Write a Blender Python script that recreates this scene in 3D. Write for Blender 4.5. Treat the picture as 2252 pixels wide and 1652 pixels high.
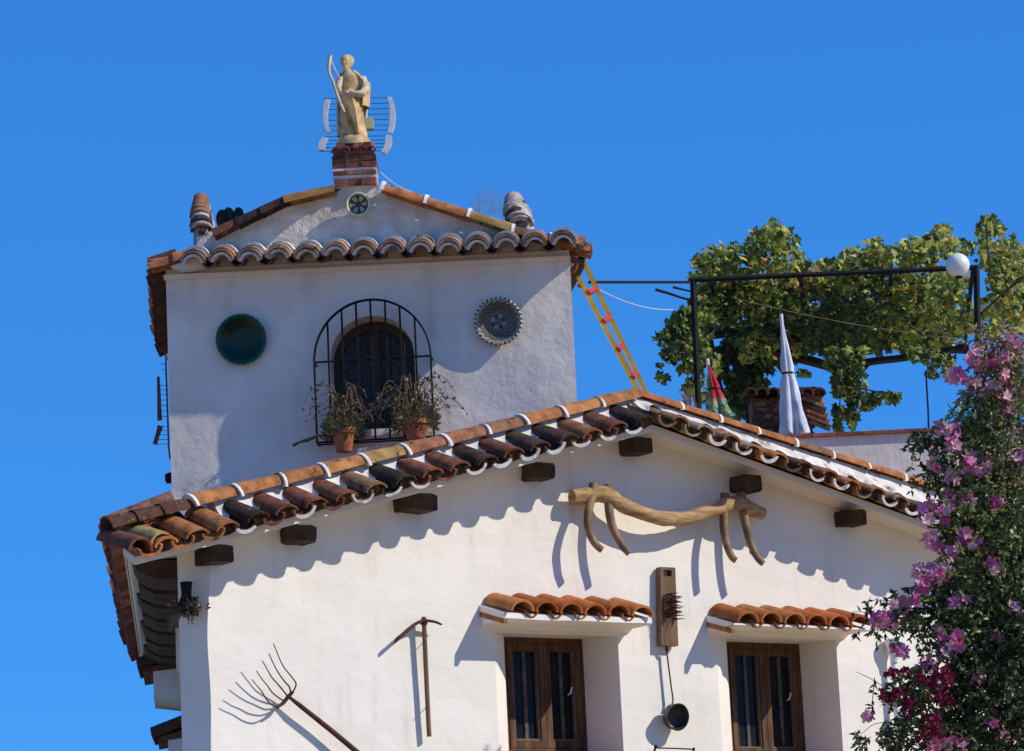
import bpy, bmesh, math, random
from mathutils import Vector, Matrix, noise
random.seed(7)
R = math.radians
for o in list(bpy.data.objects): bpy.data.objects.remove(o)
S = bpy.context.scene
C = S.collection

# ------------------------------------------------------------------ camera
# the photograph is measured in a 2252 x 1652 grid
FPX, CX, CY = 7169.0, 1126.0, 826.0
PITCH, ROLL = math.atan(1363.0/7169.0), 0.047
CAM = Vector((0, 0, 1.6))
fwd = Vector((0, math.cos(PITCH), math.sin(PITCH)))
_r = Vector((1, 0, 0)); _u = Vector((0, -math.sin(PITCH), math.cos(PITCH)))
rgt = _r*math.cos(ROLL) - _u*math.sin(ROLL)
upv = _r*math.sin(ROLL) + _u*math.cos(ROLL)
cam_d = bpy.data.cameras.new('camera'); cam = bpy.data.objects.new('camera', cam_d); C.objects.link(cam)
m = Matrix((rgt, upv, -fwd)).transposed().to_4x4(); m.translation = CAM
cam.matrix_world = m
cam_d.sensor_width = 36; cam_d.lens = 36*FPX/2252; cam_d.clip_end = 3000; cam_d.clip_start = 0.1
S.camera = cam

# ------------------------------------------------------------------ sky and sun
SUN_AZ, SUN_EL = R(105.5), R(36)       # azimuth clockwise from +Y
W = bpy.data.worlds.new("World"); S.world = W; W.use_nodes = True
nt = W.node_tree; nt.nodes.clear()
sky = nt.nodes.new('ShaderNodeTexSky'); sky.sky_type = 'NISHITA'; sky.sun_disc = False
sky.sun_elevation = SUN_EL; sky.sun_rotation = SUN_AZ
sky.altitude = 2500; sky.air_density = 1.0; sky.dust_density = 0.0; sky.ozone_density = 4.0
gm = nt.nodes.new('ShaderNodeGamma'); gm.inputs[1].default_value = 0.45
tn = nt.nodes.new('ShaderNodeMix'); tn.data_type = 'RGBA'; tn.blend_type = 'MULTIPLY'; tn.inputs[0].default_value = 1.0; tn.inputs[7].default_value = (.385, 1.71, 3.95, 1)
bg = nt.nodes.new('ShaderNodeBackground'); bg.inputs[1].default_value = 0.10
out = nt.nodes.new('ShaderNodeOutputWorld')
nt.links.new(sky.outputs[0], gm.inputs[0]); nt.links.new(gm.outputs[0], tn.inputs[6]); nt.links.new(tn.outputs[2], bg.inputs[0]); nt.links.new(bg.outputs[0], out.inputs[0])
sd = bpy.data.lights.new('sun', 'SUN'); sd.energy = 4.05; sd.angle = R(0.5); sd.color = (1.0, 0.92, 0.78)
so = bpy.data.objects.new('sun', sd); C.objects.link(so)
tosun = Vector((math.sin(SUN_AZ)*math.cos(SUN_EL), math.cos(SUN_AZ)*math.cos(SUN_EL), math.sin(SUN_EL)))
so.rotation_euler = tosun.to_track_quat('Z', 'Y').to_euler(); so.location = (8, 5, 20)
S.view_settings.view_transform = 'Standard'; S.view_settings.look = 'None'
S.view_settings.exposure = 0.0; S.view_settings.gamma = 1.0
S.cycles.max_bounces = 6; S.cycles.use_denoising = True

# ------------------------------------------------------------------ where things stand
def ray(px, py):
    return (fwd*FPX + rgt*(px-CX) - upv*(py-CY)).normalized()
class Frame:                       # a vertical plane: u runs along it, w stands out of it, z is up
    def __init__(s, ox, oy, th):
        s.o = Vector((ox, oy, 0)); s.U = Vector((math.cos(th), math.sin(th), 0)); s.N = Vector((math.sin(th), -math.cos(th), 0))
    def hit(s, px, py, w=0.0):
        d = ray(px, py); q = s.o + s.N*w
        t = (q-CAM).dot(s.N)/d.dot(s.N); p = CAM + d*t
        return (p-s.o).dot(s.U), p.z
    def pt(s, u, w, z): return s.o + s.U*u + s.N*w + Vector((0, 0, z))
    def at(s, px, py, w=0.0):
        u, z = s.hit(px, py, w); return s.pt(u, w, z)
FA = Frame(0, 21.9, R(36))         # the street front
TW = Frame(0, 23.2, R(-3))           # the tower front
def P(px, py, y):                  # the point seen there at distance y
    d = ray(px, py); return CAM + d*(y/d.y)
SIDE = Vector((-math.sin(R(6)), math.cos(R(6)), 0))   # the side walls run back this way

# ------------------------------------------------------------------ mesh helpers
class MB:
    def __init__(s): s.v = []; s.f = []; s.c = []; s.col = False
    def add(s, vs, fs, col=None):
        n = len(s.v); s.v.extend([tuple(x) for x in vs]); s.f.extend([tuple(i+n for i in f) for f in fs])
        if col is not None: s.col = True
        s.c.extend([(col or (1, 1, 1))]*len(vs))
    def box(s, o, a, b, c, col=None):   # o corner, a b c edge vectors
        vs = [o, o+a, o+a+b, o+b, o+c, o+a+c, o+a+b+c, o+b+c]
        fs = [(0,3,2,1),(4,5,6,7),(0,1,5,4),(1,2,6,5),(2,3,7,6),(3,0,4,7)]
        if a.cross(b).dot(c) < 0: fs = [f[::-1] for f in fs]
        s.add(vs, fs, col)
    def cbox(s, cen, a, b, c, col=None): s.box(cen-(a+b+c)*0.5, a, b, c, col)
    def tube(s, pts, rad, seg=8, col=None, cap=True, flat=1.0, ref=None):
        n = len(pts); rad = rad if isinstance(rad, (list, tuple)) else [rad]*n
        vs = []; prev = ref
        for i, p in enumerate(pts):
            t = (pts[min(i+1, n-1)] - pts[max(i-1, 0)]).normalized()
            if prev is None: prev = Vector((0, 0, 1)) if abs(t.z) < .9 else Vector((1, 0, 0))
            a = (prev - t*prev.dot(t)).normalized(); b = t.cross(a); prev = a
            for k in range(seg):
                an = 2*math.pi*k/seg
                vs.append(p + a*math.cos(an)*rad[i]*flat + b*math.sin(an)*rad[i])
        fs = [(i*seg+k, i*seg+(k+1) % seg, (i+1)*seg+(k+1) % seg, (i+1)*seg+k) for i in range(n-1) for k in range(seg)]
        if cap: fs += [tuple(range(seg))[::-1], tuple(range((n-1)*seg, n*seg))]
        s.add(vs, fs, col)
    def tile(s, A, B, up, ra, rb, conv=True, th=.014, seg=9, col=None, arc=1.0, flat=1.0):
        d = (B-A).normalized(); x = d.cross(up).normalized(); n = x.cross(d).normalized()
        sg = 1 if conv else -1; vs = []
        for p, r in ((A, ra), (B, rb)):
            for rr in (r, r-th):
                for k in range(seg+1):
                    t = math.pi*(.5 + (k/seg-.5)*arc)
                    vs.append(p + x*math.cos(t)*rr + n*((math.sin(t)*rr-(1-flat)*r*math.sin(t))*sg))
        m = seg+1; fs = []
        for k in range(seg):
            fs += [(k, k+1, 2*m+k+1, 2*m+k), (m+k, 3*m+k, 3*m+k+1, m+k+1), (k, m+k, m+k+1, k+1), (2*m+k, 2*m+k+1, 3*m+k+1, 3*m+k)]
        fs += [(0, 2*m, 3*m, m), (m-1, 2*m-1, 4*m-1, 3*m-1)]
        if conv: fs = [f[::-1] for f in fs]
        s.add(vs, fs, col)
    def rings(s, rg, col=None, closed=True, caps=True):  # rg: list of equal point loops
        m = len(rg[0]); vs = [p for r in rg for p in r]
        K = m if closed else m-1
        fs = [(i*m+k, i*m+(k+1) % m, (i+1)*m+(k+1) % m, (i+1)*m+k) for i in range(len(rg)-1) for k in range(K)]
        if caps and closed: fs += [tuple(range(m))[::-1], tuple(range((len(rg)-1)*m, len(rg)*m))]
        s.add(vs, fs, col)
    def lathe(s, o, ax, prof, seg=32, col=None, x=None, rip=None, cap=False):
        ax = ax.normalized(); x = x or (Vector((0, 0, 1)) if abs(ax.z) < .9 else Vector((1, 0, 0)))
        x = (x-ax*x.dot(ax)).normalized(); y = ax.cross(x)
        rg = []
        for j, (r, h) in enumerate(prof):
            rg.append([o + ax*h + (x*math.cos(2*math.pi*k/seg)+y*math.sin(2*math.pi*k/seg))*(r*(rip(j, k) if rip else 1)) for k in range(seg)])
        s.rings(rg, col, caps=cap)
    def sphere(s, o, r, sx=1, sy=1, sz=1, seg=14, col=None):
        rg = [[o + Vector((math.cos(2*math.pi*k/seg)*math.sin(t)*r*sx, math.sin(2*math.pi*k/seg)*math.sin(t)*r*sy, math.cos(t)*r*sz)) for k in range(seg)] for t in [math.pi*(i+.02)/(seg//2+.04) for i in range(seg//2+1)]]
        s.rings(rg[::-1], col)
    def prism(s, poly, off, col=None):
        n = len(poly); vs = list(poly)+[p+off for p in poly]
        fs = [tuple(range(n)), tuple(range(2*n-1, n-1, -1))]+[(i, n+i, n+(i+1) % n, (i+1) % n) for i in range(n)]
        s.add(vs, fs, col)
    def sheet(s, fn, nu, nv, col=None):
        vs = [fn(i/nu, j/nv) for i in range(nu+1) for j in range(nv+1)]
        fs = [(i*(nv+1)+j, (i+1)*(nv+1)+j, (i+1)*(nv+1)+j+1, i*(nv+1)+j+1) for i in range(nu) for j in range(nv)]
        s.add(vs, fs, col)
WL = {}
def wloc(o):
    return WL.get(o.name, Vector((0, 0, 0)))
def tag(o, label=None, cat=None, group=None, kind=None):
    if label: o['label'] = label
    if cat: o['category'] = cat
    if group: o['group'] = group
    if kind: o['kind'] = kind
    return o
def thing(name, loc, label, cat, group=None):
    o = bpy.data.objects.new(name, None); C.objects.link(o); o.location = loc; o.empty_display_size = .1
    WL[o.name] = Vector(loc); return tag(o, label, cat, group)
def obj(name, mb, mat, parent=None, loc=None, smooth=True, ang=40, fix=False, label=None):
    base = wloc(parent) if parent else Vector((0, 0, 0))
    L = Vector(loc) if loc is not None else base
    me = bpy.data.meshes.new(name)
    me.from_pydata([(x-L.x, y-L.y, z-L.z) for x, y, z in mb.v], [], mb.f)
    if mb.col:
        at = me.color_attributes.new('tint', 'FLOAT_COLOR', 'POINT')
        at.data.foreach_set('color', [k for c in mb.c for k in (c[0], c[1], c[2], 1.0)])
    if fix:
        bm = bmesh.new(); bm.from_mesh(me); bmesh.ops.recalc_face_normals(bm, faces=bm.faces); bm.to_mesh(me); bm.free()
    me.materials.append(mat)
    if smooth:
        me.polygons.foreach_set('use_smooth', [True]*len(me.polygons)); me.set_sharp_from_angle(angle=R(ang))
    me.update()
    o = bpy.data.objects.new(name, me); C.objects.link(o)
    WL[o.name] = L
    if parent: o.parent = parent; o.location = L-base
    else: o.location = L
    if label: o['label'] = label
    return o

# ------------------------------------------------------------------ materials
def mat(name, c1, c2=None, sc=4.0, lo=.35, hi=.65, rough=.8, bump=.0, bsc=30.0, spec=.3, metal=0.0, c3=None, sc3=9.0, lo3=.6, hi3=.68, tint=False, trans=0.0, stretch=None, coat=0.0, bdist=.01, bump2=0., bsc2=5., bdist2=.02, c4=None, sc4=20., lo4=.6, hi4=.7, drip=None):
    M = bpy.data.materials.new(name); M.use_nodes = True; N = M.node_tree.nodes; L = M.node_tree.links
    b = N['Principled BSDF']; b.inputs['Roughness'].default_value = rough
    b.inputs['Specular IOR Level'].default_value = spec; b.inputs['Metallic'].default_value = metal
    b.inputs['Coat Weight'].default_value = coat
    tc = N.new('ShaderNodeTexCoord'); mp = N.new('ShaderNodeMapping'); L.new(tc.outputs['Object'], mp.inputs[0])
    if stretch: mp.inputs['Scale'].default_value = stretch
    def nz(scale, det=6.0, ro=.6):
        n = N.new('ShaderNodeTexNoise'); n.inputs['Scale'].default_value = scale; n.inputs['Detail'].default_value = det
        n.inputs['Roughness'].default_value = ro; L.new(mp.outputs[0], n.inputs['Vector']); return n.outputs['Fac']
    def rng(x, a, bb):
        r = N.new('ShaderNodeMapRange'); r.interpolation_type = 'SMOOTHSTEP'; r.inputs[1].default_value = a; r.inputs[2].default_value = bb; L.new(x, r.inputs[0]); return r.outputs[0]
    def mix(fac, A, B, mode='MIX'):
        x = N.new('ShaderNodeMix'); x.data_type = 'RGBA'; x.blend_type = mode
        if isinstance(fac, float): x.inputs[0].default_value = fac
        else: L.new(fac, x.inputs[0])
        for s, v in ((6, A), (7, B)):
            if isinstance(v, tuple): x.inputs[s].default_value = (*v, 1)
            else: L.new(v, x.inputs[s])
        return x.outputs[2]
    col = c1
    if c2: col = mix(rng(nz(sc), lo, hi), c1, c2)
    if tint:
        a = N.new('ShaderNodeAttribute'); a.attribute_name = 'tint'; col = mix(1.0, a.outputs['Color'], col, 'MULTIPLY')
    if c3: col = mix(rng(nz(sc3, 8.0, .7), lo3, hi3), col, c3)
    if c4: col = mix(rng(nz(sc4, 8.0, .75), lo4, hi4), col, c4)
    if drip:     # rain streaks: noise drawn out vertically, broken up by a broad noise
        m2 = N.new('ShaderNodeMapping'); m2.inputs['Scale'].default_value = (9, 9, .7); L.new(tc.outputs['Object'], m2.inputs[0])
        n2 = N.new('ShaderNodeTexNoise'); n2.inputs['Scale'].default_value = 1.0; n2.inputs['Detail'].default_value = 5; L.new(m2.outputs[0], n2.inputs['Vector'])
        mu = N.new('ShaderNodeMath'); mu.operation = 'MULTIPLY'; L.new(rng(n2.outputs['Fac'], .50, .72), mu.inputs[0]); L.new(rng(nz(1.1), .42, .62), mu.inputs[1])
        mu2 = N.new('ShaderNodeMath'); mu2.operation = 'MULTIPLY'; L.new(mu.outputs[0], mu2.inputs[0]); mu2.inputs[1].default_value = drip[1]
        col = mix(mu2.outputs[0], col, drip[0])
    if isinstance(col, tuple): b.inputs['Base Color'].default_value = (*col, 1)
    else: L.new(col, b.inputs['Base Color'])
    last = None
    for bs, bc, bd in ((bump2, bsc2, bdist2), (bump, bsc, bdist)):
        if bs:
            bp = N.new('ShaderNodeBump'); bp.inputs['Strength'].default_value = bs; bp.inputs['Distance'].default_value = bd
            L.new(nz(bc), bp.inputs['Height'])
            if last: L.new(last, bp.inputs['Normal'])
            last = bp.outputs[0]
    if last: L.new(last, b.inputs['Normal'])
    if trans:
        t = N.new('ShaderNodeBsdfTranslucent'); mx = N.new('ShaderNodeMixShader'); mx.inputs[0].default_value = trans
        if isinstance(col, tuple): t.inputs[0].default_value = (*col, 1)
        else: L.new(col, t.inputs[0])
        o = N['Material Output']; L.new(b.outputs[0], mx.inputs[1]); L.new(t.outputs[0], mx.inputs[2]); L.new(mx.outputs[0], o.inputs[0])
    return M
m_wall = mat('facade_plaster', (.83, .79, .72), (.77, .73, .66), sc=1.3, rough=.92, bump=.14, bsc=16, bdist=.004, bump2=.55, bsc2=3.6, bdist2=.018, stretch=(1, 1, 1.6), drip=((.52, .47, .38), .35), spec=.15, c3=(.66, .63, .56), sc3=2.2, lo3=.66, hi3=.85)
m_tower = mat('tower_plaster', (.90, .80, .69), (.78, .69, .59), sc=2.2, rough=.93, bump=.45, bsc=24, bdist=.005, bump2=.6, bsc2=6.5, bdist2=.016, spec=.1, drip=((.45, .38, .30), .5), c3=(.45, .40, .35), sc3=3.1, lo3=.62, hi3=.8)
m_old = mat('old_whitewash', (.78, .75, .70), (.62, .57, .50), sc=7, rough=.92, bump=.7, bsc=30, bdist=.008, spec=.12, c3=(.12, .10, .085), sc3=5.0, lo3=.53, hi3=.66)
m_mortar = mat('white_mortar', (.80, .77, .71), (.70, .66, .60), sc=9, rough=.92, bump=.6, bsc=30, bdist=.008, spec=.12, c3=(.35, .30, .25), sc3=12, lo3=.66, hi3=.78)
m_tile = mat('terracotta', (1.1, 1.1, 1.1), (.55, .53, .52), sc=11, lo=.3, hi=.7, rough=.9, bump=.9, bsc=45, bdist=.006, spec=.12, tint=True, c3=(.030, .026, .022), sc3=9, lo3=.56, hi3=.66, c4=(.42, .36, .24), sc4=26, lo4=.60, hi4=.68, bump2=.5, bsc2=14, bdist2=.01)
m_tilec = mat('clean_terracotta', (1, 1, 1), (.68, .62, .56), sc=10, rough=.88, bump=.8, bsc=45, bdist=.005, spec=.12, tint=True, c3=(.13, .06, .035), sc3=14, lo3=.58, hi3=.70, c4=(.50, .36, .22), sc4=24, lo4=.60, hi4=.70, bump2=.4, bsc2=14, bdist2=.008)
m_beam = mat('dark_beam', (.035, .022, .014), (.075, .045, .026), sc=9, rough=.75, bump=.7, bsc=40, bdist=.006, spec=.25)
m_wood = mat('window_wood', (.145, .068, .030), (.05, .024, .012), sc=7, rough=.65, bump=.25, bsc=60, bdist=.003, stretch=(4, 4, .5))
m_wood2 = mat('old_window_wood', (.055, .035, .022), (.09, .055, .032), sc=8, rough=.6, stretch=(4, 4, .5))
m_yoke = mat('yoke_wood', (.50, .33, .15), (.30, .18, .08), sc=11, rough=.8, bump=1.0, bsc=26, bdist=.008, stretch=(.6, .6, 3), c3=(.12, .07, .035), sc3=13, lo3=.56, hi3=.68)
m_bow = mat('bow_wood', (.30, .185, .09), (.12, .075, .045), sc=9, rough=.65, bump=.4, bsc=45, bdist=.003)
m_board = mat('board_wood', (.20, .115, .06), (.11, .06, .032), sc=10, rough=.7, bump=.5, bsc=50, bdist=.004, stretch=(3, 3, .4))
m_rust = mat('rusty_iron', (.10, .035, .018), (.045, .022, .014), sc=20, rough=.75, bump=.4, bsc=90, bdist=.002, spec=.3, metal=.2)
m_iron = mat('black_iron', (.010, .011, .013), (.020, .018, .017), sc=20, rough=.8, bump=.2, bsc=80, bdist=.002, spec=.15)
m_glass = mat('dark_glass', (.008, .009, .011), (.018, .018, .018), sc=3, rough=.2, spec=.12)
m_lace = mat('lace_curtain', (.10, .10, .105), (.035, .035, .04), sc=55, lo=.42, hi=.58, rough=.9)
m_white = mat('white_paint', (.75, .76, .78), (.62, .62, .63), sc=12, rough=.5)
m_statue = mat('painted_statue', (.70, .50, .24), (.46, .28, .12), sc=14, rough=.6, bump=.3, bsc=60, bdist=.004, c3=(.22, .15, .09), sc3=11, lo3=.58, hi3=.72)
m_statue2 = mat('pale_statue_paint', (.66, .54, .38), (.44, .32, .20), sc=18, rough=.6, bump=.2, bsc=60, bdist=.003)
m_brick = mat('old_brick', (1, 1, 1), (.6, .55, .52), sc=20, rough=.88, bump=.7, bsc=50, bdist=.006, tint=True, c3=(.04, .025, .02), sc3=14, lo3=.6, hi3=.7)
m_leaf = mat('leaf', (1, 1, 1), (.7, .75, .6), sc=30, rough=.45, spec=.35, tint=True, trans=.32)
m_flow = mat('petal', (1, 1, 1), (.82, .8, .85), sc=30, rough=.6, spec=.2, tint=True, trans=.35)
m_stem = mat('stem_bark', (.045, .032, .022), (.022, .016, .012), sc=20, rough=.85, bump=.5, bsc=60, bdist=.004)
m_drystem = mat('dry_stem', (.30, .19, .11), (.17, .10, .06), sc=20, rough=.85)
m_tint = mat('painted', (1, 1, 1), (.86, .85, .83), sc=14, rough=.55, spec=.3, tint=True)
m_cloth = mat('umbrella_cloth', (1, 1, 1), (.85, .86, .9), sc=8, rough=.85, spec=.1, tint=True, trans=.15)
m_ground = mat('ground_paving', (.46, .33, .18), (.38, .28, .16), sc=1.5, rough=.9, bump=.4, bsc=12)
m_pot = mat('terracotta_pot', (.46, .16, .06), (.30, .10, .045), sc=12, rough=.8, bump=.3, bsc=50, bdist=.003)

TC = [(.40, .13, .05), (.33, .105, .045), (.45, .17, .06), (.24, .085, .045), (.30, .14, .07), (.16, .07, .04), (.42, .22, .09), (.36, .11, .05)]
TCD = [(.10, .05, .035), (.30, .11, .06), (.42, .16, .07), (.09, .05, .035), (.36, .20, .10), (.24, .09, .05), (.45, .15, .06), (.07, .045, .03)]
def jit(c, a=.12):
    k = 1+random.uniform(-a, a); return (c[0]*k*(1+random.uniform(-a, a)*.4), c[1]*k, c[2]*k)
def lerp(a, b, t): return a+(b-a)*t
def wob(p, s=1.0, a=.01): return noise.noise_vector(p*s)*a

# ================================================================== SETTING
g = MB(); g.box(Vector((-400, -200, -.5)), Vector((800, 0, 0)), Vector((0, 1200, 0)), Vector((0, 0, .5)))
tag(obj('ground', g, m_ground, smooth=False), kind='structure')

m_rough = mat('rough_render', (.84, .75, .65), (.62, .54, .46), sc=6, rough=.95, bump=1.0, bsc=22, bdist=.014, bump2=.9, bsc2=9, bdist2=.025, spec=.08, c3=(.34, .30, .25), sc3=7, lo3=.60, hi3=.72)
# ================================================================== HOUSE
Z0 = 0.0
# lines of the gable, measured on the street front
def line(p0, p1, w):
    (u0, z0), (u1, z1) = FA.hit(*p0, w), FA.hit(*p1, w); s = (z1-z0)/(u1-u0)
    return lambda u: z0+s*(u-u0), s
tipL, sL = line((560, 1165), (1440, 940), .5)
tipR, sR = line((1480, 940), (2019, 1133), .5)
capL, cL = line((465, 1090), (1319, 883), .12)
capR, cR = line((1425, 872), (2037, 1066), .12)
uA = (tipR(0)-tipL(0))/(sL-sR); uB = (capR(0)-capL(0))/(cL-cR)
def tip(u): return min(tipL(u), tipR(u))
def cap(u): return min(capL(u), capR(u))
def soff(u): return tip(u)+.02
uC1 = FA.hit(458, 1300)[0]                    # front corner
uEnd = FA.hit(2600, 1300)[0]                  # beyond the picture
uTL = FA.hit(236, 1195, .16)[0]                # left end of the verge
house = thing('house', FA.pt(0, 0, 0), 'whitewashed house with a tiled gable and two hooded windows', 'house')
roof_edge = house

# windows
def win_geo(l, r, top, bot):
    ul, zt = FA.hit(l, top); ur, _ = FA.hit(r, top); _, zb = FA.hit(l, bot)
    return ul, ur, zt, zb
W1 = win_geo(1086, 1358, 1391, 1652); W2 = win_geo(1574, 1838, 1400, 1668)
zs1, zs2 = W1[3], W2[3]
mb = MB()
def wall_pt(u, z):
    k = 0.012*noise.noise(Vector((u*1.3, z*1.3, 3.1)))+.004*noise.noise(Vector((u*6, z*6, 1.1)))
    e = min([abs(u-x) for x in (W1[0], W1[1], W2[0], W2[1])]); k *= min(1, e/.25)
    return FA.pt(u, k, z)
# the corner line wanders like hand-laid plaster
def corner_u(z):
    return uC1 + .014*math.sin(z*3.1)+.010*math.sin(z*7.3+1)
def block(u0, u1, zb, zt, nz=30):
    nu = max(2, int((u1-u0)/.09))
    def fn(a, b):
        u = lerp(u0, u1, a); z0 = zb(u) if callable(zb) else zb; z1 = zt(u) if callable(zt) else zt
        z = lerp(z0, z1, b)
        if abs(u0-uC1) < 1e-6: u = lerp(corner_u(z), u1, a)
        return wall_pt(u, z) if a > 0 or abs(u0-uC1) > 1e-6 else FA.pt(u, 0, z)
    mb.sheet(fn, nu, nz)
ws = sorted([W1, W2])
top = lambda u: tip(u)+.10
block(uC1, W1[0], Z0, top, 60); block(W1[1], uA, Z0, top, 60); block(uA, W2[0], Z0, top, 60); block(W2[1], uEnd, Z0, top, 60)
if not (W1[1] < uA < W2[0]): print('APEX COLUMN', W1, uA, W2)
for w in (W1, W2): block(w[0], w[1], w[2], top, 16); block(w[0], w[1], Z0, w[3], 16)
obj('facade_wall', mb, m_wall, house, fix=True, ang=60)
# rounded left corner turning to the side wall
mb = MB(); c1 = FA.pt(uC1, 0, 0); c2d = Vector((-math.cos(R(30)), math.sin(R(30)), 0)); CH = .235
def cf(a, b):
    z = lerp(0, tip(uC1)+.1, b); p = FA.pt(corner_u(z), 0, z)
    q = c1+c2d*CH; q = Vector((q.x, q.y, z))
    k = a+0.0
    r = p.lerp(q, k); bulge = math.sin(math.pi*k)*.010
    return r + Vector((-math.sin(R(30)), -math.cos(R(30)), 0))*bulge + wob(Vector((a*.3, 0, z)), 2.5, .012)*(math.sin(math.pi*k))
mb.sheet(cf, 10, 70)
obj('corner_plaster', mb, m_wall, house, fix=True, ang=80)
C2 = c1+c2d*CH
zEave = tip(uC1)-.02
mb = MB(); mb.box(Vector((C2.x, C2.y, 0)), SIDE*6.6, Vector((.3, .25, 0)), Vector((0, 0, zEave)))
bk = FA.pt(uEnd, 0, 0)
mb.box(Vector((C2.x, C2.y, 0))+SIDE*6.6, (bk+SIDE*2.5)-(C2+SIDE*6.6), SIDE*-.25, Vector((0, 0, zEave-.2)))
obj('side_wall', mb, m_wall, house, smooth=False)

# roof planes behind the verge
mb = MB()
for (a, b, cap_) in ((uTL+.15, uB, capL), (uB, uEnd, capR)):
    A = FA.pt(a, .10, cap_(a)-.10); B = FA.pt(b, .10, cap_(b)-.10)
    La = 6.2 if cap_ is capL else 3.0
    bk_a = A+SIDE*La; bk_b = B+SIDE*La*(1 if cap_ is capL else 1)
    # towards the back the covering falls a little so that the ridge stays level
    mb.add([A, B, bk_b, bk_a, A-Vector((0, 0, .08)), B-Vector((0, 0, .08)), bk_b-Vector((0, 0, .08)), bk_a-Vector((0, 0, .08))],
           [(0, 1, 2, 3), (7, 6, 5, 4), (0, 4, 5, 1), (1, 5, 6, 2), (2, 6, 7, 3), (3, 7, 4, 0)])
roof = obj('roof', mb, m_beam, house, smooth=False)
mb = MB()
for (a, b, cap_) in ((uTL+.2, uB, capL), (uB, uEnd, capR)):
    n = int(abs(b-a)/.24)
    for i in range(n):
        u = lerp(a, b, (i+.5)/n)
        L = 6.0 if cap_ is capL else 2.9
        if cap_ is capL:
            s = 1
        A = FA.pt(u, -.05, cap_(u)-.10)
        for k in range(int(L/.5)):
            a0 = A+SIDE*(.5*k); b0 = a0+SIDE*.49
            mb.tile(b0, a0, Vector((0, 0, 1)), .085, .085, True, col=jit(random.choice(TC)), seg=6)
obj('tile', mb, m_tile, roof)

# soffit slab under the verge
mb = MB()
uSl = FA.hit(276, 1212, .25)[0]
for (a, b, tf, sg) in ((uC1-.02, uA, tipL, 1), (uA, uEnd, tipR, 1)):
    sec = lambda u: [FA.pt(u, -.18, tf(u)+.05), FA.pt(u, .02, tf(u)+.03), FA.pt(u, .10, tf(u)+.075), FA.pt(u, .36, tf(u)-.028), FA.pt(u, .365, tf(u)+.020), FA.pt(u, .20, tf(u)+.10), FA.pt(u, -.18, tf(u)+.16)]
    mb.rings([sec(lerp(a, b, i/24)) for i in range(25)])
sec = lambda u: [FA.pt(u, .22, tipL(u)+.055), FA.pt(u, .36, tipL(u)-.028), FA.pt(u, .365, tipL(u)+.020), FA.pt(u, .22, tipL(u)+.10)]
mb.rings([sec(lerp(uSl, uC1-.02, i/8)) for i in range(9)])
obj('soffit', mb, m_wall, house, fix=True, ang=30)

# wavy tiles of the verge: channels with covers between them
mb = MB(); ms = MB(); mf = MB()
pitch = .222
def verge(u, tf, s, cols, jt=.2, cover=True, lip=True):
    upn = (Vector((0, 0, 1)) - FA.U*s).normalized()
    j = random.uniform(-.014, .010); dz = .160
    c = jit(random.choice(cols), jt)
    A = FA.pt(u, .08, tf(u)+.056+dz); B = FA.pt(u+random.uniform(-.006, .006), .50+j, tf(u)+.056)
    mb.tile(A, B, upn, .076, .082, False, th=.014, seg=10, col=jit(c), flat=.80)
    if lip:
        d = (B-A).normalized(); k = random.random()
        if k < .68: ms.tile(B-d*random.uniform(.004, .016), B+d*.005, (upn+FA.U*random.uniform(-.25, .25)).normalized(), .084, .0835, False, th=random.uniform(.016, .026), seg=9, flat=.80, arc=random.uniform(.55, .95))
    if cover:
        v = u+pitch*.5; j = random.uniform(-.02, .012)
        A = FA.pt(v, .08, tf(v)+.046+dz); B = FA.pt(v+random.uniform(-.006, .006), .49+j, tf(v)+.046+random.uniform(-.002, .008))
        mb.tile(A, B, upn, .074, .083, True, th=.014, seg=10, col=c, flat=.62)
        dB = (B-A).normalized(); xx = dB.cross(upn).normalized(); nn = xx.cross(dB).normalized(); q = B-dB*.035
        mf.prism([q+xx*(.076*math.cos(t))+nn*(.046*math.sin(t)) for t in [math.pi*i/8 for i in range(9)]]+[q-xx*.076-nn*.030, q-xx*.03-nn*.050, q+xx*.03-nn*.050, q+xx*.076-nn*.030], -dB*.05, (.09, .05, .035))
uu = uA-.05-pitch; k = 0; uS = uu
while uu > uTL+.78: verge(uu, tipL, sL, TCD); uu -= pitch
ulast = uu
while uu > uTL+.1:
    verge(uu, tipL, sL, [(.50, .20, .07), (.46, .24, .10)], .12, lip=False); uu -= pitch
uu = uA+.03
while uu < uEnd-.2: verge(uu, tipR, sR, [(.44, .16, .07), (.40, .20, .10), (.50, .19, .07), (.20, .11, .07), (.34, .25, .16)], .2); uu += pitch
obj('verge_tile', mb, m_tile, house)
obj('tile_lip', ms, m_old, house); obj('tile_bedding', mf, m_tile, house, fix=True, smooth=False)
# band: lower edge arched over each cover
def band(u0, u1, tf, cf_, start, lo, amp):
    mw = MB(); n = int(abs(u1-u0)/.014); rg = []
    for i in range(n+1):
        u = lerp(u0, u1, i/n); x = abs((((u-start)/pitch+.5) % 1)-.5)*pitch
        a = amp*math.sqrt(max(0, 1-(x/.078)**2)); zb = tf(u)+lo+a+.006*noise.noise(Vector((u*14, 0, 4))); zt = max(cf_(u)-.035, zb+.02)
        nn = noise.noise(Vector((u*5, 0, 0)))*.008
        f = [0, .25, .5, .75, 1]
        rg.append([FA.pt(u, lerp(.13, .262-a*.5, k**1.5)+nn+.004*noise.noise(Vector((u*9, k*3, 1))), lerp(zt, zb, k)) for k in f]+[FA.pt(u, .06, zb+.02), FA.pt(u, -.05, zb+.03), FA.pt(u, -.05, zt)])
    mw.rings(rg)
    return mw
obj('white_band', band(ulast+pitch, uA, tipL, capL, uS+pitch*.5, .104, .066), m_mortar, house, fix=True, ang=35)
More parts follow.
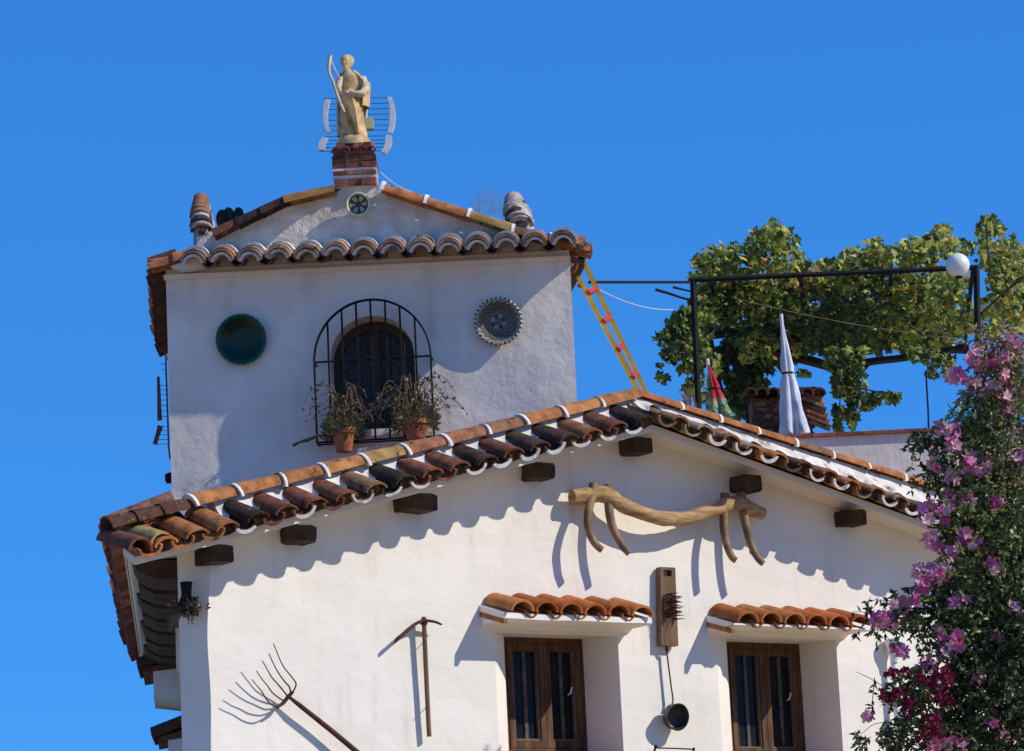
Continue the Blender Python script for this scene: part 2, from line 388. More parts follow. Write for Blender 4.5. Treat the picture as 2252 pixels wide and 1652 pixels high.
obj('stained_band', band(uA, uEnd, tipR, capR, uA+.03+pitch*.5, .150, .072), m_old, house, fix=True, ang=35)
# cap tiles with mortar collars
mb = MB(); mc = MB()
CC = [(.44, .18, .07), (.36, .15, .08), (.50, .21, .075), (.40, .14, .06), (.32, .17, .09), (.46, .28, .11)]
def caps(u0, u1, cf_, s, step, kr=1.0):
    n = int(abs(u1-u0)/step); d = 1 if u1 > u0 else -1
    for i in range(n+1):
        a = u0+d*step*i; b = a+d*step*1.05
        A = FA.pt(a, .12, cf_(a)-.045*kr+.006); B = FA.pt(b, .12, cf_(b)-.045*kr)
        mb.tile(A, B, Vector((0, 0, 1)), .070*kr, .088*kr, True, seg=9, col=jit(random.choice(CC), .12), th=.016)
        q0 = FA.pt(b-.006*d, .12, cf_(b-.006*d)-.048*kr); q1 = FA.pt(b+.014*d, .12, cf_(b+.014*d)-.050*kr)
        rw = random.uniform(.090, .096)*kr; mc.tile(q0+Vector((0, 0, random.uniform(-.006, .002))), q1, (Vector((0, 0, 1))+FA.N*random.uniform(-.1, .2)).normalized(), rw, rw+random.uniform(-.002, .004), True, th=.03, seg=9)
uCapL = FA.hit(385, 1110, .12)[0]
caps(uB, uCapL+.3, capL, cL, .325); caps(uB, uEnd-.4, capR, cR, .345, .72)
obj('cap_tile', mb, m_tile, house); obj('cap_mortar', mc, m_mortar, house)
# low left end of the verge: thin dark edge tile and an end piece
mb = MB()
for i in range(3):
    a = lerp(uCapL+.05, uTL+.0, i/3); b = lerp(uCapL+.05, uTL, (i+1)/3)
    mb.tile(FA.pt(a, .16, tip(a)+.24), FA.pt(b, .16, tip(b)+.235), Vector((0, 0, 1)), .07, .085, True, col=jit((.12, .06, .04)), th=.015)
for i in range(2):
    u = uTL+.06+i*.15
    mb.tile(FA.pt(u, .05, tip(u)+.17), FA.pt(u, .47, tip(u)+.05), Vector((0, 0, 1)), .08, .085, True, col=jit(((.24, .09, .06), (.45, .33, .13))[i]), th=.015)
obj('corner_tile', mb, m_tile, house)

# beam ends under the verge
for (px, py) in ((490, 1216), (673, 1172), (930, 1103), (1199, 1034), (1414, 978), (1657, 1061), (1887, 1136)):
    mb = MB(); u, z = FA.hit(px, py, .17)
    w = .17 if px != 930 else .26
    h = .115
    pts = []
    for ww, sc in ((-.05, 1), (.15, 1), (.17, .93)):
        rr = []
        for k in range(16):
            t = 2*math.pi*(k+.5)/16; cx_, cz_ = math.cos(t), math.sin(t)
            e = .28
            rr.append(FA.pt(u+math.copysign(abs(cx_)**e, cx_)*w*.5*sc, ww, z+.0+math.copysign(abs(cz_)**e, cz_)*h*.5*sc + (u-u)*0)+wob(Vector((cx_+px, cz_, 0)), 2, .012))
        pts.append(rr)
    mb.rings(pts)
    obj('beam_end', mb, m_beam, house, fix=True)

# left eave running back: tiles, plaster fascia, dark brackets
zE = tip(uC1)+.0
Q = Vector((-math.cos(R(6)), -math.sin(R(6)), 0))   # outward to the left
near = Vector((C2.x, C2.y, 0))-SIDE*.15
mb = MB()
def EP(q, s_, z): return near + Q*q + SIDE*s_ + Vector((0, 0, z))
ez = P(300, 1222, near.y).z
sec = lambda s_: [EP(-.15, s_, ez+.02), EP(.30, s_, ez-.01), EP(.335, s_, ez+.02), EP(.335, s_, ez+.10), EP(-.15, s_, ez+.28)]
mb.rings([sec(0), sec(6.6)])
obj('eave_slab', mb, m_wall, house, fix=True, smooth=False)
mb = MB(); s_ = .06
while s_ < 6.5:
    mb.tile(EP(.0, s_, ez+.33), EP(.455+random.uniform(-.01, .01), s_, ez+.15+random.uniform(-.01, .01)), Vector((0, 0, 1)), .09, .1, True, col=jit(random.choice([(.36, .14, .09), (.26, .10, .07), (.42, .2, .12)]), .2), th=.016)
    mb.tile(EP(.0, s_+.1, ez+.27), EP(.435, s_+.1, ez+.10), Vector((0, 0, 1)), .085, .095, False, col=jit(random.choice([(.36, .14, .09), (.26, .10, .07), (.42, .2, .12)]), .2), th=.016)
    s_ += .205
obj('eave_tile', mb, m_tile, house)
for i in range(8):
    s_ = .22+i*.80; mb = MB()
    mb.rings([[EP(-.05, s_+a, ez-.01), EP(.285-.02*(i % 2), s_+a, ez-.01), EP(.255, s_+a, ez-.07), EP(.16, s_+a, ez-.12), EP(-.05, s_+a, ez-.14)] for a in (0, .12, .50, .60)])
    obj('eave_bracket', mb, m_beam, house, fix=True, smooth=False)
# small tiled hoods on the side wall
for (px, py, s_, wid) in ((306, 1448, 5.6, 1.0), (337, 1600, 6.3, .8)):
    base = near+SIDE*s_
    z = P(px, py+10, base.y).z; q = .30 if px < 320 else .2
    hd = None
    def HP(qq, ss, zz): return Vector((base.x, base.y, 0))+Q*qq+SIDE*ss+Vector((0, 0, zz))
    mb = MB(); mb.rings([[HP(-.05, a, z-.06), HP(q-.08, a, z-.06), HP(q-.08, a, z-.28+.16*0), HP(-.05, a, z-.32)] for a in (0, wid)])
    hd = obj('side_window_hood', mb, m_wall, house, fix=True, smooth=False)
    mb = MB()
    for k in range(4):
        mb.tile(HP(-.05, .1+k*.2, z+.06), HP(q+.03, .1+k*.2, z-.05), Vector((0, 0, 1)), .09, .1, True, col=jit((.14, .07, .045)), th=.016)
    mb.rings([[HP(-.05, a, z+.02), HP(q, a, z-.05), HP(q, a, z-.085), HP(-.05, a, z-.05)] for a in (-.01, wid+.01)], col=(.2, .09, .05))
    obj('hood_tile', mb, m_tile, hd, fix=True)

# ---- the two windows with their hoods
def window(wg, fl, fr, ft, fb, sill_py):
    ul, ur, zt, zb = wg
    dep = .38
    fl_u = FA.hit(fl, ft, -dep)[0]; fr_u = FA.hit(fr, ft, -dep)[0]; fz = FA.hit(fl, ft, -dep)[1]
    win = obj_window = None
    # splayed reveal
    mb = MB()
    def loop(a, w): # a 0..1 from opening to frame
        return [FA.pt(lerp(ul, fl_u, a), w, lerp(zb, zb, a)), FA.pt(lerp(ul, fl_u, a), w, lerp(zt, fz, a)), FA.pt(lerp(ur, fr_u, a), w, lerp(zt, fz, a)), FA.pt(lerp(ur, fr_u, a), w, zb)]
    l0, l1, l2, l3 = loop(0, 0), loop(.08, -.012), loop(.5, -.12), loop(1, -dep-.03)
    n = 14
    def dens(L):
        r = []
        for i in range(3):
            for k in range(n): r.append(L[i].lerp(L[i+1], k/n))
        r.append(L[3]); return r
    mb.rings([dens(l0), dens(l1), dens(l2), dens(l3)], closed=False)
    rv = obj('window_reveal', mb, m_wall, house, fix=False, ang=30)
    wn = MB(); T = .05; Y = lambda u, z, w: FA.pt(u, w, z)
    def fbox(mbx, u0, u1, z0, z1, w0, w1): mbx.box(FA.pt(u0, w0, z0), FA.U*(u1-u0), Vector((0, 0, z1-z0)), FA.N*(w1-w0))
    fbox(wn, fl_u, fr_u, fz-.045, fz+.02, -dep-.06, -dep)
    fbox(wn, fl_u, fl_u+.035, zb, fz-.045, -dep-.06, -dep); fbox(wn, fr_u-.035, fr_u, zb, fz-.045, -dep-.06, -dep)
    fbox(wn, fl_u+.035, fr_u-.035, zb, zb+.055, -dep-.06, -dep+.004)
    frame = obj('window_frame', wn, m_wood, house, smooth=False)
    mid = (fl_u+fr_u)/2
    for (a, b, hd) in ((fl_u+.037, mid-.002, 0), (mid+.002, fr_u-.037, 1)):
        sm = MB(); st = .045; z0, z1 = zb+.058, fz-.048
        fbox(sm, a, a+st, z0, z1, -dep-.045, -dep+.008); fbox(sm, b-st, b, z0, z1, -dep-.045, -dep+.008)
        fbox(sm, a+st, b-st, z0, z0+.05, -dep-.045, -dep+.006); fbox(sm, a+st, b-st, z1-.05, z1, -dep-.045, -dep+.006)
        # raised bead around the glass
        sash = obj('sash', sm, m_wood, frame, smooth=False)
        gm = MB(); fbox(gm, a+st, b-st, z0+.05, z1-.05, -dep-.040, -dep-.032); obj('pane', gm, m_glass, frame, smooth=False)
        gm = MB(); c_ = (a+b)/2+.005; fbox(gm, c_-.014, c_+.014, z0+.05, z1-.05, -dep-.0318, -dep-.020); obj('curtain_strip', gm, m_white if False else m_lathe, frame, smooth=False)  # upright strip before the glass, standing in for the curtain inside
        gm = MB(); fbox(gm, a+st, a+st+.012, z0+.05, z1-.05, -dep-.03, -dep-.004); fbox(gm, b-st-.012, b-st, z0+.05, z1-.05, -dep-.03, -dep-.004); fbox(gm, a+st+.012, b-st-.012, z0+.05, z0+.062, -dep-.03, -dep-.004)
        obj('glazing_bead', gm, m_bead, frame, smooth=False)
        if hd:
            hm = MB(); hz = lerp(zb, fz, .55); hu = b-st-.04
            hm.tube([FA.pt(hu, -dep-.03, hz-.02), FA.pt(hu, -dep-.0, hz-.01), FA.pt(hu+.012, -dep+.0, hz+.03)], .007, 6); obj('handle', hm, m_white, frame)
    sm = MB(); fbox(sm, ul-.02, ur+.02, zb-.05, zb-.002, -dep-.05, .03); obj('window_sill', sm, m_pot, house, smooth=False)
m_lathe = mat('curtain_grey', (.10, .095, .085), (.05, .047, .042), sc=20, rough=.6)
m_bead = mat('pale_bead', (.17, .13, .09), (.11, .08, .055), sc=20, rough=.6)
window(W1, 1102, 1280, 1400, 1648, 1650)
window(W2, 1592, 1757, 1411, 1660, 1668)

def hood(pxl, pyt, pyb, pxr_front, py_r, n):
    u0, zt = FA.hit(pxl, pyt); _, zb = FA.hit(pxl, pyb); u1 = FA.hit(pxr_front, py_r, .25)[0]
    D = .27
    mb = MB()
    zc1 = FA.hit(1196 if n == 6 and pxl < 1200 else 1690, 1322 if pxl < 1200 else 1346, .295)[1]
    sec = lambda u: [FA.pt(u, 0.0, zc1+.0), FA.pt(u, D, zc1-.085), FA.pt(u, D+.002, zb+.008), FA.pt(u, D-.008, zb), FA.pt(u, .05, zb-.003), FA.pt(u, 0.0, zb-.03)]
    mb.rings([[p+wob(p, 3, .006)*(0 if q in (0, 5) else 1) for q, p in enumerate(sec(lerp(u0, u1, i/30)))] for i in range(31)])
    hd = obj('window_hood', mb, m_wall, house, fix=True, ang=35)
    mt = MB(); step = (u1-u0-.03)/n
    for i in range(n):
        u = u0+.02+step*(i+.5); c = jit(random.choice([(.48, .155, .05), (.44, .14, .045), (.50, .20, .07)]), .12)
        r = step*.47
        mt.tile(FA.pt(u, .002, zc1+.020+random.uniform(-.005, .005)), FA.pt(u+random.uniform(-.006, .006), D+.045+random.uniform(-.01, .012), zc1-.078+random.uniform(-.004, .004)), Vector((0, 0, 1)), r*.95, r, True, col=c, th=.014, seg=10, arc=1, flat=.80)
        if i < n-1:
            mt.tile(FA.pt(u+step/2, .002, zc1+.03), FA.pt(u+step/2, D+.02, zc1-.062), Vector((0, 0, 1)), r*.6, r*.6, False, col=jit((.40, .15, .06)), th=.012, seg=6)
    # the brick laid flat under the tiles, and the side tile
    mt.prism([FA.pt(u0-.004, .004, zc1-.045), FA.pt(u0-.004, D+.006, zc1-.125), FA.pt(u0-.004, D+.006, zc1-.158), FA.pt(u0-.004, .004, zc1-.080)], FA.U*.03, col=(.42, .17, .08))
    obj('hood_tile', mt, m_tilec, hd, fix=False)
hood(1053, 1303, 1373, 1431, 1380, 6)
hood(1551, 1330, 1387, 1907, 1388, 6)
# thin white cable clipped along the soffit
mb = MB(); pts = [FA.at(lerp(455, 990, i/12), lerp(1202, 1066, i/12)+random.uniform(-.5, .5), .30) for i in range(13)]
mb.tube(pts, .004, 5); tag(obj('cable', mb, m_white, loc=pts[0]), 'thin white cable strung along the underside of the left roof edge', 'cable')

# ================================================================== TOWER
tower = thing('tower', TW.pt(0, 0, 4.5), 'square grey white tower with an arched grilled window rising behind the roof', 'tower')
uTl, _ = TW.hit(370, 800); uTr, _ = TW.hit(1262, 750)
zTe = TW.hit(800, 588)[1]; zEL = TW.hit(385, 606)[1]; zER = TW.hit(1245, 565)[1]
def eav(u): return lerp(zEL, zER, (u-uTl)/(uTr-uTl))
TD = 2.6
# arch opening
aL = TW.hit(727, 790)[0]; aR = TW.hit(912, 790)[0]; aC = (aL+aR)/2; aW = (aR-aL)/2
aTop = TW.hit(820, 695)[1]; aSpr = aTop-aW; aBot = TW.hit(820, 945)[1]
mb = MB()
def tw_n(u, z): return .010*noise.noise(Vector((u*2.2, z*2.2, 9)))+.005*noise.noise(Vector((u*8, z*8, 5)))
def tp(u, z, f=1): return TW.pt(u, tw_n(u, z)*f, z)
zLow = 4.0
def tb(u0, u1, zb, zt, nu, nz):
    mb.sheet(lambda a, b: tp(lerp(u0, u1, a), lerp(zb(lerp(u0, u1, a)), zt(lerp(u0, u1, a)), b)), nu, nz)
archz = lambda u: aSpr+math.sqrt(max(0, aW*aW-(u-aC)**2))
tb(uTl, aL, lambda u: zLow, lambda u: eav(u)+.05, 22, 50); tb(aR, uTr, lambda u: zLow, lambda u: eav(u)+.05, 22, 50)
tb(aL, aR, archz, lambda u: eav(u)+.05, 40, 12); tb(aL, aR, lambda u: zLow, lambda u: aBot, 12, 20)
obj('tower_wall', mb, m_tower, tower, fix=True, ang=60)
mb = MB()
# side and back walls
for (u, s) in ((uTl, 1), (uTr, -1)):
    o = TW.pt(u, -.002, zLow); mb.box(o-TW.N*.035, SIDE*TD, TW.U*(.2*s), Vector((0, 0, eav(u)-zLow+.04)))
o = TW.pt(uTl, 0, zLow)+SIDE*(TD-.2); mb.box(o+Vector((.2, 0, 0)), SIDE*.2, Vector((uTr-uTl-.4, 0, 0)), Vector((0, 0, eav(0)-zLow)))
obj('side_wall', mb, m_tower, tower, smooth=False)
# arch reveal
mb = MB(); lp = [(aL, aBot)]+[(aC-aW*math.cos(t), aSpr+aW*math.sin(t)) for t in [math.pi*i/24 for i in range(25)]]+[(aR, aBot)]
dA = .20
mb.rings([[TW.pt(u, 0.006, z) for u, z in lp], [TW.pt(u, -dA-.06, z) for u, z in lp]], closed=False)
mb.box(TW.pt(aL, -dA-.06, aBot-.05), Vector((aR-aL, 0, 0)), TW.N*(dA+.10), Vector((0, 0, .05)))
obj('window_reveal', mb, m_tower, tower, ang=30)
# arched window
mb = MB()
inner = lambda k, w: [TW.pt(aC+(u-aC)*k, w, aBot+(z-aBot)*(1-(1-k)*.55)) for u, z in lp]
mb.rings([inner(1, -dA), inner(.86, -dA), inner(.86, -dA-.05)], closed=False)
mb.box(TW.pt(aC-.035, -dA-.05, aBot), Vector((.07, 0, 0)), Vector((0, .0, aTop-aBot-.06)), TW.N*.052)
for sx in (-1, 1):
    mb.box(TW.pt(aC+sx*.105-.022, -dA-.05, aBot), Vector((.022, 0, 0)), Vector((0, .0, aTop-aBot-.09)), TW.N*.03)
af = obj('window_frame', mb, m_wood2, tower, fix=False, ang=30)
mb = MB(); mb.add(inner(.9, -dA-.04), [tuple(range(len(lp)))]); obj('pane', mb, m_lace, af, smooth=False)
# grille
gw = .145
gL = TW.hit(693, 850, gw)[0]; gR = TW.hit(950, 850, gw)[0]; gC = (gL+gR)/2; gW_ = (gR-gL)/2
gTop = TW.hit(820, 659, gw)[1]; gBot = TW.hit(820, 967, gw)[1]; gMid = TW.hit(820, 790, gw)[1]
gSp = gMid+.0; ga = gTop-gSp
grille = thing('window_grille', TW.pt(gC, gw, gBot), 'black iron grille bowed in front of the arched tower window', 'window grille')
def flat_bar(mbx, pts, hw=.0062, hd=.016):
    sec = []
    for i, p in enumerate(pts):
        t = (pts[min(i+1, len(pts)-1)]-pts[max(i-1, 0)]).normalized(); x = t.cross(TW.N).normalized()
        sec.append([p+x*hw+TW.N*hd, p-x*hw+TW.N*hd, p-x*hw-TW.N*hd, p+x*hw-TW.N*hd])
    mbx.rings(sec)
mb = MB()
arc = [TW.pt(gC-gW_*math.cos(t), gw, gSp+ga*math.sin(t)) for t in [math.pi*i/40 for i in range(41)]]
flat_bar(mb, [TW.pt(gL, gw, gBot)]+arc+[TW.pt(gR, gw, gBot)])
obj('arch_bar', mb, m_iron, grille, fix=True, ang=50)
for z in (gMid, gBot):
    mb = MB(); mb.tube([TW.pt(gL, gw, z), TW.pt(gR, gw, z)], .0075, 6)
    for s_ in (gL, gR): mb.tube([TW.pt(s_, gw, z), TW.pt(s_, -.02, z)], .007, 6)
    obj('cross_bar', mb, m_iron, grille)
for i in range(1, 8):
    u = lerp(gL, gR, i/8); mb = MB(); zt = gSp+ga*math.sqrt(max(0, 1-((u-gC)/gW_)**2))
    flat_bar(mb, [TW.pt(u, gw, gBot), TW.pt(u, gw, zt)]); obj('bar', mb, m_iron, grille, fix=True, smooth=False)
mb = MB()   # iron rods that carry the pots
for w in (.05,): mb.tube([TW.pt(gL, w, gBot), TW.pt(gR, w, gBot)], .006, 5)
obj('shelf', mb, m_iron, grille)
# parapet with sloping top
def T(px, py, w=0): return TW.hit(px, py, w)
pw = -.02
zPB = T(800, 590)[1]
prof = [(432, 520), (474, 518), (560, 482), (640, 447), (745, 424), (752, 408), (828, 408), (840, 424), (932, 446), (1032, 478), (1120, 512), (1235, 545)]
pl = [T(x, y, pw) for x, y in prof]
def ptop(u):
    for (a, za), (b, zb_) in zip(pl, pl[1:]):
        if a <= u <= b: return lerp(za, zb_, (u-a)/(b-a))
    return pl[0][1] if u < pl[0][0] else pl[-1][1]
mb = MB()
def pf(a, b):
    u = lerp(pl[0][0], pl[-1][0], a); z = lerp(eav(u)-.1, ptop(u), b)
    return TW.pt(u, pw+.008*noise.noise(Vector((u*3, z*3, 2)))+.004*noise.noise(Vector((u*9, z*9, 7))), z)
mb.sheet(pf, 90, 14)
obj('parapet', mb, m_rough, tower, fix=True, ang=60)
mb = MB()   # body of the parapet and the roof behind it
rg = []
for i in range(61):
    u = lerp(pl[0][0], pl[-1][0], i/60); zt = ptop(u)-.008; zb = eav(u)-.1
    rg.append([TW.pt(u, pw-.012, zb), TW.pt(u, pw-.012, zt), TW.pt(u, pw-.2, zt), TW.pt(u, pw-.2, zb)])
mb.rings(rg); obj('parapet_back', mb, m_tower, tower, fix=True, ang=30)
mb = MB(); a, b = uTl-.1, uTr+.1
for x0, x1 in ((a, 0), (0, b)): pass
o1, o2 = TW.pt(a, -.2, eav(a)+.02), TW.pt(b, -.2, eav(b)+.02)
mb.add([o1, o2, o2+SIDE*2.4, o1+SIDE*2.4, o1-Vector((0, 0, .06)), o2-Vector((0, 0, .06)), o2+SIDE*2.4-Vector((0, 0, .06)), o1+SIDE*2.4-Vector((0, 0, .06))],
       [(0, 1, 2, 3), (7, 6, 5, 4), (0, 4, 5, 1), (1, 5, 6, 2), (2, 6, 7, 3), (3, 7, 4, 0)])
troof = obj('roof', mb, m_beam, tower, smooth=False)
mb = MB(); i = 0; u = a+.1
while u < b-.05:
    for k in range(5):
        A = TW.pt(u, -.2, eav(u)+.03)+SIDE*(.47*k); mb.tile(A+SIDE*.46, A, Vector((0, 0, 1)), .08, .08, True, col=jit(random.choice(TC)), seg=6)
    u += .2
obj('tile', mb, m_tile, troof)
# parapet coping tiles
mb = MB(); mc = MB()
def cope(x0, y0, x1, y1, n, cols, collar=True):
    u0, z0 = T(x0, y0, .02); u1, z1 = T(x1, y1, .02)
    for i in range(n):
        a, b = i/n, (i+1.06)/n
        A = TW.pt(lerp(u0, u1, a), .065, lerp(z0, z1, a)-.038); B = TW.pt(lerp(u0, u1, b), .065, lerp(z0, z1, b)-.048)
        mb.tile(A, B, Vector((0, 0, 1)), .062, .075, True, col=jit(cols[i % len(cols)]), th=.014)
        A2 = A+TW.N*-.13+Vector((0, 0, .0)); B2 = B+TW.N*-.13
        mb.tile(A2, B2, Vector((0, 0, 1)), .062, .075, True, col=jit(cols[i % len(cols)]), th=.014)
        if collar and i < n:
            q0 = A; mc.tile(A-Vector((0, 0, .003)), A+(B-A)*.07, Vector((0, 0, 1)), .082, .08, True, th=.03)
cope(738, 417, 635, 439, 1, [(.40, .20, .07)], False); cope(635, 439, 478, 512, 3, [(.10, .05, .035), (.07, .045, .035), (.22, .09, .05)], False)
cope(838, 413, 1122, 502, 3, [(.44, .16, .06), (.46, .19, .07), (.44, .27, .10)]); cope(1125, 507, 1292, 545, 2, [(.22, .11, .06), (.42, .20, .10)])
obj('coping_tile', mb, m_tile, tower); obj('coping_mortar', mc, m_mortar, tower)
# left corner: flat orange tiles and a mortar wedge running out to the eave corner
mb = MB()
for (x0, y0, x1, y1) in ((330, 585, 392, 571), (385, 569, 442, 556)):
    u0, z0 = T(x0, y0, .1); u1, z1 = T(x1, y1, .1)
    mb.tile(TW.pt(u1, .1, z1-.04), TW.pt(u0, .1, z0-.04), Vector((0, 0, 1)), .075, .088, True, col=jit((.46, .18, .08)))
obj('corner_tile', mb, m_tile, tower)
mb = MB(); q = [T(374, 585, .16), T(443, 558, .16), T(454, 582, .16), T(430, 589, .16), T(396, 592, .16)]
mb.prism([TW.pt(u, .15, z) for u, z in q], TW.N*-.2); obj('mortar_wedge', mb, m_mortar, tower, fix=True, smooth=False)
# front eave: cover tiles two deep with mortar
mb = MB(); mm = MB(); md = MB(); n = 14; u0 = T(427, 600, .25)[0]; u1 = T(1240, 560, .25)[0]
sgn = (zER-zEL)/(uTr-uTl)
for i in range(n):
    u = lerp(u0, u1, i/(n-1)); z = eav(u)-.005
    upn = (Vector((0, 0, 1))-Vector((1, 0, 0))*sgn).normalized()
    c = jit(random.choice([(.48, .30, .20), (.55, .34, .20), (.36, .26, .19), (.50, .24, .12), (.34, .24, .18)]), .18)
    jw = random.uniform(-.015, .015); jz = random.uniform(-.008, .008)
    mb.tile(TW.pt(u, -.03, z+.10), TW.pt(u, .32+jw, z+.018+jz), upn, .085, .094, True, col=c, th=.014, arc=.92)
    mb.tile(TW.pt(u, -.03, z+.125), TW.pt(u, .26+jw, z+.045+jz), upn, .088, .096, True, col=jit(c), th=.012, arc=.95)
    mm.tile(TW.pt(u, .0, z+.09), TW.pt(u, .302+jw, z+.012+jz), upn, .076, .081, True, th=.02, arc=.9)
    mm.tile(TW.pt(u, -.03, z+.135), TW.pt(u, .14+jw, z+.09), upn, .095, .103, True, th=.02, arc=1)
    if i < n-1:
        v = lerp(u0, u1, (i+.5)/(n-1)); mb.tile(TW.pt(v, -.02, z+.105), TW.pt(v, .22, z+.05), upn, .05, .055, False, col=jit((.25, .13, .09)), th=.012, seg=6)
obj('eave_tile', mb, m_tile, tower); obj('eave_mortar', mm, m_old, tower)
mb = MB(); ss = lambda u: [TW.pt(u, -.1, eav(u)-.03), TW.pt(u, .02, eav(u)-.035), TW.pt(u, .05, eav(u)-.014), TW.pt(u, .05, eav(u)-.002), TW.pt(u, -.1, eav(u)+.03)]
mb.rings([ss(lerp(uTl-.01, uTr+.005, i/10)) for i in range(11)]); obj('eave_slab', mb, m_tower, tower, fix=True, smooth=False)
# side eaves
for sgx, ux, ext in ((-1, uTl, .115), (1, uTr, .09)):
    mb = MB(); s_ = .0; o = TW.pt(ux, 0, eav(ux)+.03)
    X = Vector((sgx, 0, 0))
    while s_ < 2.55:
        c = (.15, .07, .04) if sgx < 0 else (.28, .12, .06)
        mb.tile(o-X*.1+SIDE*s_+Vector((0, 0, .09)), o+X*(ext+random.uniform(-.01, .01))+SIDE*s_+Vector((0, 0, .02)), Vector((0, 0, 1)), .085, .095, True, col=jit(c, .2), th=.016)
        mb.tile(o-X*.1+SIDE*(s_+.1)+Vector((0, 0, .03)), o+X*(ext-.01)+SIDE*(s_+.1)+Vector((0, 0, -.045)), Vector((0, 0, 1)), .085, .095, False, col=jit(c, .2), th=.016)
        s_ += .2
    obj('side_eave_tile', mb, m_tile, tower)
mb = MB(); o = TW.pt(uTr, 0, eav(uTr)); X = Vector((1, 0, 0))
sec = lambda s_: [o+SIDE*s_-X*.02+Vector((0, 0, -.10)), o+SIDE*s_+X*.03+Vector((0, 0, -.06)), o+SIDE*s_+X*.07+Vector((0, 0, .0)), o+SIDE*s_-X*.02+Vector((0, 0, .02))]
mb.rings([sec(.02), sec(2.5)]); obj('side_cornice', mb, m_mortar, tower, fix=True)
# finials made of stacked curved tiles
def finial(name, px, py0, py1, r, cols, lean):
    u, z0 = T(px, py1, -.1); _, z1 = T(px, py0, -.1); mb = MB(); n = 5; X = (Vector((0, 0, 1))+TW.N*.25).normalized()
    H = z1-z0
    for k in range(n):
        f = k/(n-1); uu = u+lean*f
        B = TW.pt(uu, .02-.05*f, z0+H*.62*f-.02); A = B-TW.N*.10+Vector((0, 0, .10+H*.14))
        rr = r*(1-.18*f)
        mb.tile(A, B, X, rr*.80, rr*(1.0+.06*(k % 2)), True, th=.02, seg=12, col=jit(cols[k % len(cols)], .1))
        mb.tile(B-TW.N*.02+Vector((0, 0, .02)), B+TW.N*.004+Vector((0, 0, -.004)), X, rr*.93, rr*.93, True, th=.03, seg=12, col=jit(cols[(k+1) % len(cols)], .1))
    mb.sphere(TW.pt(u+lean*.9, -.09, z1-r*.75), r*.76, 1, 1, .95, 14, cols[-1])
    mb.lathe(TW.pt(u, -.11, z0), Vector((0, 0, 1)), [(r*.95, -.24), (r*.97, -.15), (r*.93, .06), (r*.8, H*.4), (r*.7, H*.62)], 18, (.50, .46, .42), cap=True)
    obj(name, mb, m_tile, tower, ang=35)
finial('corner_finial', 449, 440, 512, .086, [(.34, .30, .27), (.07, .06, .06), (.50, .44, .38), (.30, .15, .09), (.32, .16, .10)], -.02)
finial('corner_finial', 1147, 442, 502, .100, [(.36, .32, .30), (.55, .50, .44), (.08, .06, .05), (.46, .42, .36), (.50, .40, .36)], -.05)
# brick pedestal
pc = T(784, 400, -.1)[0]; ped = thing('brick_pedestal', TW.pt(pc, -.15, T(784, 415)[1]), 'weathered brick pedestal at the peak of the tower carrying the statue', 'pedestal')
def ZT(py, w=-.1): return T(784, py, w)[1]
lay = [(418, 400, .157, 0), (400, 393, .165, 1), (393, 383, .162, 0), (383, 377, .166, 1), (377, 350, .166, 0), (350, 340, .156, 0), (340, 322, .132, 2)]
mbk = MB(); mbm = MB()
for (ya, yb, hw, kd) in lay:
    za, zb = ZT(ya), ZT(yb)
    if kd == 1: mbm.box(TW.pt(pc-hw+.006, .02, za), Vector((2*hw-.012, 0, 0)), Vector((0, .3, 0)), Vector((0, 0, zb-za)))
    else:
        nb = 3 if hw > .14 else 4; rows = 2 if (za-zb)*-1 > .08 else 1
        for r_ in range(rows):
            for k in range(nb):
                x0 = pc-hw+2*hw*k/nb+.004; zz0 = lerp(za, zb, r_/rows)+.003; zz1 = lerp(za, zb, (r_+1)/rows)-.003
                dw = random.uniform(-.008, .008)
                mbk.box(TW.pt(x0, .03+dw, zz0), Vector((2*hw/nb-.008, 0, 0)), Vector((0, .31+dw, 0)), Vector((0, 0, zz1-zz0)), jit(random.choice([(.24, .07, .045), (.30, .10, .06), (.12, .045, .035), (.36, .15, .10)]), .2))
        mbm.box(TW.pt(pc-hw+.012, .015, za), Vector((2*hw-.024, 0, 0)), Vector((0, .28, 0)), Vector((0, 0, zb-za)))
for k in range(5):   # broken tile pieces heaped round the top
    a = -.11+.055*k; z = ZT(322); mbk.tile(TW.pt(pc+a, -.16, z+.01), TW.pt(pc+a*1.15, .03+.01*(k % 2), z-.075), Vector((0, 0, 1)), .035, .042, True, col=jit((.30, .10, .07), .2))
obj('brick', mbk, m_brick, ped, smooth=False); obj('mortar', mbm, m_mortar, ped, smooth=False)
